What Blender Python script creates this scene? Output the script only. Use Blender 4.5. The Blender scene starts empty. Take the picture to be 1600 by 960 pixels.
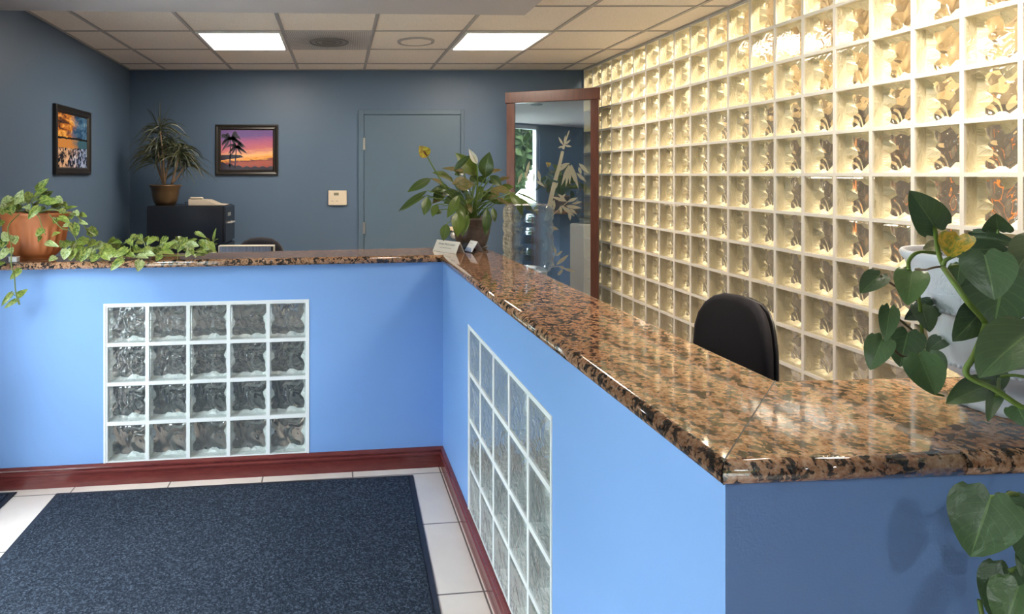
import bpy, bmesh, math, random
from mathutils import Vector, Matrix
random.seed(7)
SC = bpy.context.scene
COL = SC.collection
PI = math.pi
# ------------------------------------------------------------------ camera
FPX, CX, CY, EYE = 963.0, 569.0, 273.0, 1.56
cam_d = bpy.data.cameras.new('camera'); cam = bpy.data.objects.new('camera', cam_d); COL.objects.link(cam)
cam.location = (0, 0, EYE); cam.rotation_euler = (PI/2, 0, 0)
cam_d.sensor_width = 36.0; cam_d.lens = FPX/1600*36.0
cam_d.shift_x = (800-CX)/1600; cam_d.shift_y = -(480-CY)/1600
cam_d.clip_start = 0.05; cam_d.clip_end = 200
SC.camera = cam
# ------------------------------------------------------------------ world, light, exposure
w = bpy.data.worlds.new('sky'); SC.world = w; w.use_nodes = True
bg = w.node_tree.nodes['Background']; bg.inputs[0].default_value = (0.84, 0.92, 1.0, 1); bg.inputs[1].default_value = 13.0
SC.view_settings.view_transform = 'Standard'; SC.view_settings.look = 'None'
SC.view_settings.exposure = 1.38; SC.view_settings.gamma = 1.0; SC.view_settings.use_curve_mapping = False
SC.cycles.use_denoising = True
SC.cycles.max_bounces = 12; SC.cycles.transparent_max_bounces = 24; SC.cycles.transmission_bounces = 8
SC.cycles.caustics_reflective = False; SC.cycles.caustics_refractive = False
SC.cycles.sample_clamp_indirect = 6.0

def add_light(name, kind, loc, rot, energy, color=(1, 1, 1), size=1.0, size_y=None):
    l = bpy.data.lights.new(name, kind); l.energy = energy; l.color = color
    if kind == 'AREA':
        l.size = size
        if size_y: l.shape = 'RECTANGLE'; l.size_y = size_y
    o = bpy.data.objects.new(name, l); COL.objects.link(o); o.location = loc; o.rotation_euler = rot
    return o
sun = add_light('sun', 'SUN', (6, 0, 8), (math.radians(-15), math.radians(48), 0), 3.0, (1, 0.93, 0.8)); sun.data.angle = 0.01
def left_x(Y): return -1.774 - 0.081*Y           # line of the left wall
WIN = [(0.25, 1.28), (1.40, 2.50)]               # the lobby windows, as ranges of Y
ang = math.atan(0.081)
for a, b in WIN:
    m = (a+b)/2
    p = add_light('window_daylight', 'AREA', (left_x(m)-0.14, m, 1.27), (0, -PI/2, ang), 1, (1, 1, 1), 2.34, b-a)
    p.data.cycles.is_portal = True

# ------------------------------------------------------------------ pixel helpers (photo frame 1600x960)
def at(x, y, Y): return Vector(((x-CX)/FPX*Y, Y, EYE-(y-CY)/FPX*Y))
def atz(x, y, z):
    Y = (EYE-z)*FPX/(y-CY); return Vector(((x-CX)/FPX*Y, Y, z))

# ------------------------------------------------------------------ materials
def M(name, col=(0.5, 0.5, 0.5), rough=0.5, metal=0.0, spec=0.5, **kw):
    m = bpy.data.materials.new(name); m.use_nodes = True
    b = m.node_tree.nodes['Principled BSDF']
    b.inputs['Base Color'].default_value = (*col, 1); b.inputs['Roughness'].default_value = rough
    b.inputs['Metallic'].default_value = metal; b.inputs['Specular IOR Level'].default_value = spec
    for k, v in kw.items():
        b.inputs[k.replace('_', ' ')].default_value = v
    return m
class N:
    """small node-tree writer"""
    def __init__(s, m): s.m = m; s.t = m.node_tree; s.b = s.t.nodes.get('Principled BSDF')
    def n(s, typ, **kw):
        nd = s.t.nodes.new(typ)
        for k, v in kw.items():
            if k == 'ins':
                for a, b in v.items():
                    if isinstance(b, bpy.types.NodeSocket): s.t.links.new(b, nd.inputs[a])
                    else: nd.inputs[a].default_value = b
            else: setattr(nd, k, v)
        return nd
    def l(s, a, b): s.t.links.new(a, b)
    def coord(s, which='Object', scale=None):
        c = s.n('ShaderNodeTexCoord').outputs[which]
        if scale:
            mp = s.n('ShaderNodeMapping', ins={'Vector': c}); mp.inputs['Scale'].default_value = scale; return mp.outputs[0]
        return c
    def noise(s, scale, detail=2, rough=0.5, dist=0.0, vec=None):
        i = {'Scale': scale, 'Detail': detail, 'Roughness': rough, 'Distortion': dist}
        if vec is not None: i['Vector'] = vec
        return s.n('ShaderNodeTexNoise', ins=i).outputs['Fac']
    def ramp(s, fac, stops, interp='LINEAR'):
        r = s.n('ShaderNodeValToRGB', ins={'Fac': fac}); e = r.color_ramp.elements; r.color_ramp.interpolation = interp
        while len(e) < len(stops): e.new(0.5)
        for k, (p, c) in enumerate(stops):
            e[k].position = p; e[k].color = (*c, 1) if len(c) == 3 else c
        return r.outputs['Color']
    def bump(s, h, strength=0.3, distance=0.01, normal=None):
        b = s.n('ShaderNodeBump', ins={'Height': h, 'Strength': strength, 'Distance': distance})
        if normal is not None: s.l(normal, b.inputs['Normal'])
        return b.outputs[0]
    def math(s, op, a, b=0.0, c=0.0):
        nd = s.n('ShaderNodeMath', operation=op)
        for k, v in enumerate((a, b, c)):
            if isinstance(v, bpy.types.NodeSocket): s.l(v, nd.inputs[k])
            else: nd.inputs[k].default_value = v
        return nd.outputs[0]
    def fres(s, ior, normal=None):
        # the same outside reflectance from either side of a thin pane
        bf = s.n('ShaderNodeNewGeometry').outputs['Backfacing']
        i = s.math('ADD', s.math('MULTIPLY', bf, 1.0/ior-ior), ior)
        nd = s.n('ShaderNodeFresnel', ins={'IOR': i})
        if normal is not None: s.l(normal, nd.inputs['Normal'])
        return nd
    def mix(s, f, a, b, mode='MIX'):
        nd = s.n('ShaderNodeMixRGB', blend_type=mode)
        for k, v in enumerate((f, a, b)):
            if isinstance(v, bpy.types.NodeSocket): s.l(v, nd.inputs[k])
            elif isinstance(v, (int, float)): nd.inputs[k].default_value = v if k == 0 else (v, v, v, 1)
            else: nd.inputs[k].default_value = (*v, 1)
        return nd.outputs[0]

def paint(name, col, rough=0.55, bscale=260, bstr=0.12):
    m = M(name, col, rough, spec=0.4); g = N(m)
    g.l(g.bump(g.noise(bscale, 2, vec=g.coord()), bstr, 0.002), g.b.inputs['Normal'])
    v = g.noise(1.3, 2, vec=g.coord())
    g.l(g.mix(v, [c*0.95 for c in col], [min(1, c*1.05) for c in col]), g.b.inputs['Base Color'])
    return m
m_wall = paint('slate_blue_wall_paint', (0.100, 0.152, 0.232), 0.42)
m_door = paint('slate_blue_door_paint', (0.100, 0.152, 0.212), 0.38)
m_counter = paint('sky_blue_counter_paint', (0.218, 0.385, 0.730), 0.5)
m_soffit = paint('grey_soffit_paint', (0.50, 0.465, 0.46), 0.7)
m_cream = paint('cream_wall_paint', (0.50, 0.40, 0.26), 0.6)
m_white = M('white_gloss', (0.8, 0.8, 0.8), 0.35)
m_black = M('black_plastic', (0.012, 0.012, 0.014), 0.35)

# granite
m_granite = M('brown_granite', (0.4, 0.2, 0.1), 0.05, spec=0.65); g = N(m_granite)
c = g.coord('Object', (1.45, 1.45, 1.45))
dn = g.n('ShaderNodeTexNoise', ins={'Scale': 22.0, 'Detail': 2.0, 'Vector': c})
vec = g.n('ShaderNodeMixRGB', ins={'Fac': 0.035}); g.l(c, vec.inputs[1]); g.l(dn.outputs['Color'], vec.inputs[2])
v1 = g.n('ShaderNodeTexVoronoi', ins={'Scale': 52.0, 'Randomness': 1.0, 'Vector': vec.outputs[0]})
n1 = g.noise(34, 4, 0.62, 0.4, c); n2 = g.noise(95, 3, 0.6, 0.0, c)
base = g.ramp(n2, [(0.30, (0.16, 0.065, 0.028)), (0.46, (0.33, 0.165, 0.085)), (0.62, (0.43, 0.25, 0.15)), (0.80, (0.50, 0.36, 0.26))])
dark = g.ramp(n2, [(0.35, (0.010, 0.009, 0.010)), (0.7, (0.075, 0.05, 0.035))])
msk = g.ramp(g.math('ADD', g.math('MULTIPLY', g.n('ShaderNodeSeparateColor', ins={0: v1.outputs['Color']}).outputs[0], 0.22), n1),
             [(0.0, (1, 1, 1)), (0.545, (1, 1, 1)), (0.60, (0, 0, 0)), (1, (0, 0, 0))])
g.l(g.mix(msk, base, dark), g.b.inputs['Base Color'])

# mahogany
def wood(name, a, b, rough=0.28, sc=(2, 30, 30)):
    m = M(name, a, rough); g = N(m)
    f = g.noise(3.0, 4, 0.6, 0.6, g.coord('Object', sc))
    g.l(g.ramp(f, [(0.3, a), (0.7, b)]), g.b.inputs['Base Color']); return m
m_mahog = wood('mahogany_base_wood', (0.115, 0.020, 0.020), (0.17, 0.036, 0.030), 0.22)
m_frame = wood('reddish_brown_frame_wood', (0.055, 0.018, 0.012), (0.11, 0.038, 0.022), 0.3, (30, 30, 2))

# floor tile
m_tile = M('beige_floor_tile', (0.6, 0.5, 0.42), 0.28); g = N(m_tile)
sp = g.n('ShaderNodeSeparateXYZ', ins={0: g.coord('Object')}); X_, Y_ = sp.outputs[0], sp.outputs[1]
T = 0.463
uu = g.math('ADD', X_, g.math('MULTIPLY', Y_, 0.05)); vv = g.math('SUBTRACT', Y_, g.math('MULTIPLY', X_, 0.1154))
def edge(v, off):
    f = g.math('FRACT', g.math('DIVIDE', g.math('ADD', v, off), T))
    return g.math('ABSOLUTE', g.math('SUBTRACT', f, 0.5))
e = g.math('MAXIMUM', edge(uu, -0.10+10*T), edge(vv, -2.717+20*T))
gm = g.math('GREATER_THAN', e, 0.4925)
tcol = g.ramp(g.noise(2.5, 4, 0.6, 0.3, g.coord()), [(0.3, (0.68, 0.56, 0.49)), (0.7, (0.80, 0.68, 0.60))])
g.l(g.mix(gm, tcol, (0.16, 0.12, 0.10)), g.b.inputs['Base Color'])
g.l(g.bump(g.math('SUBTRACT', 1.0, gm), 0.4, 0.002), g.b.inputs['Normal'])

# carpet mat
m_mat = M('navy_carpet_pile', (0.03, 0.04, 0.07), 0.95, spec=0.1); g = N(m_mat)
f1 = g.noise(120, 3, 0.75, vec=g.coord()); f2 = g.noise(5, 4, 0.6, vec=g.coord())
cc = g.ramp(f1, [(0.33, (0.009, 0.012, 0.021)), (0.52, (0.042, 0.052, 0.073)), (0.68, (0.17, 0.20, 0.26))])
g.l(g.mix(g.math('MULTIPLY', f2, 0.6), cc, (0.026, 0.034, 0.052)), g.b.inputs['Base Color'])
g.l(g.bump(f1, 1.0, 0.012), g.b.inputs['Normal'])
m_rubber = M('dark_rubber', (0.018, 0.022, 0.035), 0.55)

# ceiling
m_ctile = M('acoustic_tile', (0.62, 0.56, 0.51), 0.9, spec=0.1); g = N(m_ctile)
f = g.noise(160, 3, 0.7, vec=g.coord())
g.l(g.ramp(f, [(0.32, (0.60, 0.54, 0.47)), (0.5, (0.84, 0.76, 0.67))]), g.b.inputs['Base Color'])
g.l(g.bump(f, 0.5, 0.004), g.b.inputs['Normal'])
m_tbar = M('ceiling_grid_metal', (0.36, 0.33, 0.31), 0.5)
def emis(name, col, s):
    m = bpy.data.materials.new(name); m.use_nodes = True; t = m.node_tree; t.nodes.clear()
    e = t.nodes.new('ShaderNodeEmission'); e.inputs[0].default_value = (*col, 1); e.inputs[1].default_value = s
    o = t.nodes.new('ShaderNodeOutputMaterial'); t.links.new(e.outputs[0], o.inputs[0]); return m
m_lamp = emis('troffer_diffuser', (1.0, 0.90, 0.76), 14)

# glass block materials
def block_front(name, tint, bstr, base_refl=0.0, milk=0.0):
    m = bpy.data.materials.new(name); m.use_nodes = True; t = m.node_tree; t.nodes.clear(); g = N(m)
    uv = g.coord('UV')
    nrm = g.bump(g.noise(2.6, 2, 0.5, 1.2, uv), bstr, 0.02)
    tr = g.n('ShaderNodeBsdfTransparent', ins={0: (*tint, 1)})
    gl = g.n('ShaderNodeBsdfGlossy', ins={'Color': (1, 1, 1, 1), 'Roughness': 0.03, 'Normal': nrm})
    fr = g.fres(1.5, nrm)
    if milk: tr = g.n('ShaderNodeMixShader', ins={0: milk, 1: tr.outputs[0], 2: g.n('ShaderNodeBsdfDiffuse', ins={0: (0.8, 0.84, 0.82, 1)}).outputs[0]})
    fac = g.math('MINIMUM', g.math('ADD', g.math('MULTIPLY', fr.outputs[0], 1.0), base_refl), 0.85)
    mx = g.n('ShaderNodeMixShader', ins={0: fac, 1: tr.outputs[0], 2: gl.outputs[0]})
    o = g.n('ShaderNodeOutputMaterial'); g.l(mx.outputs[0], o.inputs[0]); return m
def block_back(name, tint, bstr, dist=0.045, off=(0, 0, 0), thru=0.30, gior=1.6):
    m = bpy.data.materials.new(name); m.use_nodes = True; t = m.node_tree; t.nodes.clear(); g = N(m)
    mp = g.n('ShaderNodeMapping', ins={'Vector': g.coord('UV')}); mp.inputs['Location'].default_value = off
    mp.inputs['Rotation'].default_value = (0, 0, 0.6); mp.inputs['Scale'].default_value = (1.5, 0.85, 1)
    nrm = g.bump(g.noise(1.7, 1.2, 0.5, 1.0, mp.outputs[0]), bstr, dist)
    rf = g.n('ShaderNodeBsdfRefraction', ins={'Color': (*tint, 1), 'Roughness': 0.0, 'IOR': 1.32, 'Normal': nrm})
    gl = g.n('ShaderNodeBsdfGlossy', ins={'Color': (1, 1, 1, 1), 'Roughness': 0.04, 'Normal': nrm})
    fr = g.fres(gior, nrm)
    tr = g.n('ShaderNodeBsdfTransparent', ins={0: (*tint, 1)})
    m1 = g.n('ShaderNodeMixShader', ins={0: thru, 1: rf.outputs[0], 2: tr.outputs[0]})
    mx = g.n('ShaderNodeMixShader', ins={0: g.math('MINIMUM', g.math('MULTIPLY', fr.outputs[0], 1.0), 0.8), 1: m1.outputs[0], 2: gl.outputs[0]})
    o = g.n('ShaderNodeOutputMaterial'); g.l(mx.outputs[0], o.inputs[0]); return m
def cavity(name, a, b):
    m = M(name, a, 0.25, spec=0.6); g = N(m)
    f = g.noise(3.0, 3, 0.6, 1.5, g.coord('UV'))
    g.l(g.ramp(f, [(0.3, a), (0.7, b)]), g.b.inputs['Base Color'])
    g.l(g.bump(f, 0.6, 0.03), g.b.inputs['Normal']); return m
m_mortar = M('pale_mortar', (0.78, 0.74, 0.68), 0.5)
m_mortar_w = M('white_mortar', (0.80, 0.80, 0.80), 0.45)
m_gf = block_front('clear_block_face', (0.97, 0.96, 0.92), 0.10)
m_gb = block_back('wavy_block_back', (0.98, 0.95, 0.86), 1.0, 0.08)
m_cav = cavity('cream_block_side', (0.70, 0.62, 0.45), (0.84, 0.77, 0.60))
m_gf2 = block_front('clear_counter_block_face', (0.96, 0.98, 0.98), 0.45, 0.06, 0.05)
m_gb2 = block_back('wavy_counter_block_back', (0.80, 0.85, 0.88), 1.0, 0.09, (0.7, 0.3, 0), 0.1, 2.1)
m_cav2 = cavity('greenish_block_side', (0.66, 0.69, 0.66), (0.86, 0.87, 0.84))

# ------------------------------------------------------------------ mesh helpers
def finish(name, bm, mats, parent=None, smooth=False, bevel=0.0, recalc=True, segs=2):
    if recalc: bmesh.ops.recalc_face_normals(bm, faces=bm.faces)
    me = bpy.data.meshes.new(name); bm.to_mesh(me); bm.free()
    for m in (mats if isinstance(mats, (list, tuple)) else [mats]): me.materials.append(m)
    if smooth:
        for p in me.polygons: p.use_smooth = True
    o = bpy.data.objects.new(name, me); COL.objects.link(o)
    if parent: o.parent = parent
    if bevel:
        b = o.modifiers.new('bevel', 'BEVEL'); b.width = bevel; b.segments = segs; b.limit_method = 'ANGLE'; b.angle_limit = 0.6
    return o
def tag(o, label=None, cat=None, group=None, kind=None):
    if label: o['label'] = label
    if cat: o['category'] = cat
    if group: o['group'] = group
    if kind: o['kind'] = kind
    return o
def empty(name, loc, label, cat, group=None, rz=0):
    o = bpy.data.objects.new(name, None); COL.objects.link(o); o.location = loc; o.rotation_euler = (0, 0, rz)
    o.empty_display_size = 0.05
    return tag(o, label, cat, group)
def under(o, root):
    """keep world placement when parenting to a root that is only moved / turned"""
    o.parent = root
    o.matrix_parent_inverse = (Matrix.Translation(root.location) @ root.rotation_euler.to_matrix().to_4x4()).inverted()
    return o
def box(bm, x0, x1, y0, y1, z0, z1, mi=0):
    vs = [bm.verts.new((x, y, z)) for z in (z0, z1) for x, y in ((x0, y0), (x1, y0), (x1, y1), (x0, y1))]
    for q in ((0, 3, 2, 1), (4, 5, 6, 7), (0, 1, 5, 4), (1, 2, 6, 5), (2, 3, 7, 6), (3, 0, 4, 7)):
        bm.faces.new([vs[i] for i in q]).material_index = mi
def prism(bm, pts, z0, z1, mi=0):
    a = [bm.verts.new((p[0], p[1], z0)) for p in pts]; b = [bm.verts.new((p[0], p[1], z1)) for p in pts]
    n = len(pts)
    bm.faces.new(a[::-1]).material_index = mi; bm.faces.new(b).material_index = mi
    for i in range(n): bm.faces.new((a[i], a[(i+1) % n], b[(i+1) % n], b[i])).material_index = mi
def lathe(bm, prof, c=(0, 0), seg=40, mi=0, cap=True, sx=1.0, sy=1.0, fn=None):
    rings = []
    for r, z in prof:
        ring = []
        for k in range(seg):
            a = 2*PI*k/seg; rr = r*(fn(a, z) if fn else 1)
            ring.append(bm.verts.new((c[0]+rr*math.cos(a)*sx, c[1]+rr*math.sin(a)*sy, z)))
        rings.append(ring)
    for i in range(len(rings)-1):
        for k in range(seg):
            bm.faces.new((rings[i][k], rings[i][(k+1) % seg], rings[i+1][(k+1) % seg], rings[i+1][k])).material_index = mi
    if cap:
        bm.faces.new(rings[0][::-1]).material_index = mi; bm.faces.new(rings[-1]).material_index = mi
def tube(bm, pts, rad, seg=6, mi=0):
    pts = [Vector(p) for p in pts]; n = len(pts)
    rs = rad if isinstance(rad, (list, tuple)) else [rad]*n
    prev = None; rings = []
    for i, p in enumerate(pts):
        d = (pts[min(i+1, n-1)]-pts[max(i-1, 0)])
        if d.length < 1e-9: d = Vector((0, 0, 1))
        d.normalize()
        if prev is None:
            u = d.cross(Vector((0.3, 0.9, 0.2)))
            if u.length < 1e-3: u = d.cross(Vector((1, 0, 0)))
        else: u = prev - d*prev.dot(d)
        u.normalize(); prev = u; v = d.cross(u)
        rings.append([bm.verts.new(p+(u*math.cos(2*PI*k/seg)+v*math.sin(2*PI*k/seg))*rs[i]) for k in range(seg)])
    for i in range(n-1):
        for k in range(seg):
            bm.faces.new((rings[i][k], rings[i][(k+1) % seg], rings[i+1][(k+1) % seg], rings[i+1][k])).material_index = mi
    bm.faces.new(rings[0][::-1]).material_index = mi; bm.faces.new(rings[-1]).material_index = mi
def bez(a, b, c, n=8):
    a, b, c = Vector(a), Vector(b), Vector(c)
    return [a*(1-t)**2+b*2*t*(1-t)+c*t*t for t in [i/n for i in range(n+1)]]
def struct(o): o['kind'] = 'structure'; return o
HEAD = {}

# ------------------------------------------------------------------ room shell
WYAW = 0.0405
def right_x(Y): return 2.106+(5.93-Y)*WYAW
BACK, CEIL, FRONT = 5.93, 2.57, -2.7
bm = bmesh.new(); prism(bm, [(left_x(FRONT)-.2, FRONT-.2), (6.2, FRONT-.2), (6.2, BACK+.2), (left_x(BACK)-.2, BACK+.2)], -0.1, 0.0)
struct(finish('floor', bm, m_tile))
bm = bmesh.new(); box(bm, left_x(BACK)-.25, 6.2, BACK, BACK+.15, 0, 3.1)
struct(finish('wall_back', bm, m_wall))
bm = bmesh.new(); box(bm, left_x(FRONT)-.2, 6.2, FRONT-.15, FRONT, 0, 3.1)
struct(finish('wall_front', bm, m_wall))
# left wall with window openings, 0.14 thick outwards
def lseg(bm, a, b, z0, z1, x0=0.0, x1=-0.14, mi=0):
    prism(bm, [(left_x(a)+x0, a), (left_x(b)+x0, b), (left_x(b)+x1, b), (left_x(a)+x1, a)], z0, z1, mi)
bm = bmesh.new()
lseg(bm, WIN[1][1], BACK, 0, CEIL+.1)
lseg(bm, WIN[0][1], WIN[1][0], 0, CEIL+.1)
lseg(bm, FRONT, WIN[0][0], 0, CEIL+.1)
for a, b in WIN:
    lseg(bm, a, b, 2.46, CEIL+.1); lseg(bm, a, b, 0, 0.10)
struct(finish('wall_left', bm, m_wall))
m_alu = M('pale_aluminium', (0.62, 0.66, 0.72), 0.35, 0.4)
m_pane = bpy.data.materials.new('window_glass'); m_pane.use_nodes = True; m_pane.node_tree.nodes.clear(); g = N(m_pane)
tr = g.n('ShaderNodeBsdfTransparent', ins={0: (0.94, 0.97, 0.96, 1)}); gl = g.n('ShaderNodeBsdfGlossy', ins={'Roughness': 0.0})
fr = g.fres(1.35)
mx = g.n('ShaderNodeMixShader', ins={0: fr.outputs[0], 1: tr.outputs[0], 2: gl.outputs[0]}); o_ = g.n('ShaderNodeOutputMaterial'); g.l(mx.outputs[0], o_.inputs[0])
for k, (a, b) in enumerate(WIN):
    bm = bmesh.new()
    for (y0, y1, z0, z1) in ((a, a+.06, .10, 2.46), (b-.06, b, .10, 2.46), (a+.06, b-.06, .10, .17), (a+.06, b-.06, 2.39, 2.46), (a+.06, b-.06, 0.92, 0.97)):
        lseg(bm, y0, y1, z0, z1, -0.03, -0.10)
    fr_ = struct(finish('window_%d' % (k+1), bm, m_alu))
    bm = bmesh.new(); lseg(bm, a+.06, b-.06, .17, 2.39, -0.062, -0.068); finish('window_pane', bm, m_pane, fr_)

# ceiling tiles (board), grid and soffit
bm = bmesh.new(); prism(bm, [(left_x(FRONT)-.2, FRONT-.2), (right_x(FRONT)+.085, FRONT-.2), (right_x(BACK)+.085, BACK+.2), (left_x(BACK)-.2, BACK+.2)], CEIL, CEIL+.1)
struct(finish('ceiling', bm, m_ctile))
bm = bmesh.new(); box(bm, 1.9, 6.2, FRONT-.2, BACK+.2, 3.0, 3.1); struct(finish('ceiling_beyond', bm, m_ctile))
bm = bmesh.new(); prism(bm, [(right_x(FRONT)+.0, FRONT-.2), (right_x(FRONT)+.085, FRONT-.2), (right_x(BACK)+.085, BACK+.2), (right_x(BACK)+.0, BACK+.2)], CEIL+.1, 3.0); struct(finish('wall_beyond_header', bm, m_ctile))
bm = bmesh.new()
GX = 0.634
def gx(k, Y): return GX*k + (BACK-Y)*WYAW
for k in range(-3, 4):
    prism(bm, [(gx(k, 0.5)-.012, 0.5), (gx(k, 0.5)+.012, 0.5), (gx(k, BACK)+.012, BACK), (gx(k, BACK)-.012, BACK)], CEIL-.006, CEIL)
rows = [5.59-0.635*k for k in range(9)]
for r in rows:
    prism(bm, [(left_x(r), r-.009), (right_x(r), r-.009), (right_x(r), r+.009), (left_x(r), r+.009)], CEIL-.0055, CEIL-.0002)
for a, b, f in ((left_x, 1, 0), (right_x, -1, 0)):
    prism(bm, [(a(0.5), 0.5), (a(BACK), BACK), (a(BACK)+b*.02, BACK), (a(0.5)+b*.02, 0.5)], CEIL-.005, CEIL)
prism(bm, [(left_x(BACK), BACK-.02), (right_x(BACK), BACK-.02), (right_x(BACK), BACK), (left_x(BACK), BACK)], CEIL-.005, CEIL-.0001)
struct(finish('trim_1', bm, m_tbar))
SOF = 2.485
cs = atz(820, 24, SOF) if False else Vector(((820-CX)/FPX*3.576, 3.576, SOF))
bm = bmesh.new(); prism(bm, [(left_x(FRONT), FRONT), (cs.x+(3.576-FRONT)*WYAW, FRONT), (cs.x, 3.576), (left_x(3.47), 3.47)], SOF, CEIL-.002)
struct(finish('ceiling_soffit', bm, m_soffit))

# back door with casing
Yb = BACK
def bx_(x): return (x-CX)/FPX*Yb
def bz_(y): return EYE-(y-CY)/FPX*Yb
bm = bmesh.new()
x0, x1, zt = bx_(569), bx_(719), bz_(180)
X0, X1, ZT = bx_(560), bx_(725), bz_(172)
box(bm, X0, x0-.004, Yb-.022, Yb, 0, ZT); box(bm, x1+.004, X1, Yb-.022, Yb, 0, ZT); box(bm, x0-.004, x1+.004, Yb-.022, Yb, zt+.004, ZT)
dc = struct(finish('trim_2', bm, m_door, bevel=.003))
bm = bmesh.new(); box(bm, x0, x1, Yb-.012, Yb-.001, 0.005, zt)
door = struct(finish('door_1', bm, m_door, bevel=.002))
m_steel = M('brushed_steel', (0.55, 0.53, 0.5), 0.35, 0.8)
for yy in (225, 356):
    bm = bmesh.new(); z = bz_(yy); box(bm, x0-.012, x0+.010, Yb-.026, Yb-.010, z-.055, z+.055)
    tube(bm, [(x0-.001, Yb-.028, z-.058), (x0-.001, Yb-.028, z+.058)], .006, 10)
    finish('hinge', bm, m_steel, door)
bm = bmesh.new(); lathe(bm, [(.03, 0), (.03, .008), (.012, .012), (.012, .03), (.028, .04), (.03, .055), (.02, .066)], seg=24)
k_ = finish('door_knob', bm, m_steel, door, True); k_.rotation_euler = (PI/2, 0, 0); k_.location = (x1-.07, Yb-.012, 0.98)

# the room beyond the glass blocks
bm = bmesh.new(); box(bm, 5.4, 5.5, FRONT, BACK, 2.15, 3.0); struct(finish('wall_beyond', bm, m_cream))
bm = bmesh.new(); box(bm, 5.36, 5.5, FRONT, BACK, 0, 2.15); struct(finish('wall_beyond_lower', bm, M('dark_taupe_wall', (0.05, 0.045, 0.045), 0.6)))
m_dk = M('dark_taupe_end_wall', (0.07, 0.062, 0.055), 0.6)
bm = bmesh.new(); box(bm, 2.25, 5.36, BACK-.03, BACK-.001, 0, 2.2); struct(finish('wall_beyond_back_lower', bm, m_dk))
bm = bmesh.new(); box(bm, 2.25, 5.36, BACK-.03, BACK-.001, 2.2005, 2.99); struct(finish('wall_beyond_back', bm, m_cream))
bm = bmesh.new(); prism(bm, [(right_x(FRONT)+.1, FRONT), (5.35, FRONT), (5.35, BACK-.04), (right_x(BACK)+.1, BACK-.04)], 0.0005, 0.01); struct(finish('floor_beyond', bm, M('dark_carpet_beyond', (0.05, 0.045, 0.045), .9)))
for k, yy in enumerate((4.4,)):
    bm = bmesh.new(); box(bm, 5.30, 5.355, yy, yy+.07, 0.9, 1.7); struct(finish('door_%d' % (k+2), bm, M('orange_fleck_strip_%d' % k, (0.55, 0.17, 0.03), 0.4)))  # added orange strip giving the blocks warm flecks, not a door
lm = bpy.data.lights.new('block_backlight', 'AREA'); lm.shape = 'RECTANGLE'; lm.size = 0.3; lm.size_y = 5.0; lm.energy = 390; lm.color = (1, 0.90, 0.72)  # unseen lamp added to brighten the block sides from behind
lo = bpy.data.objects.new('block_backlight', lm); COL.objects.link(lo); lo.location = (2.75, 2.9, 2.97)

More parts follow.
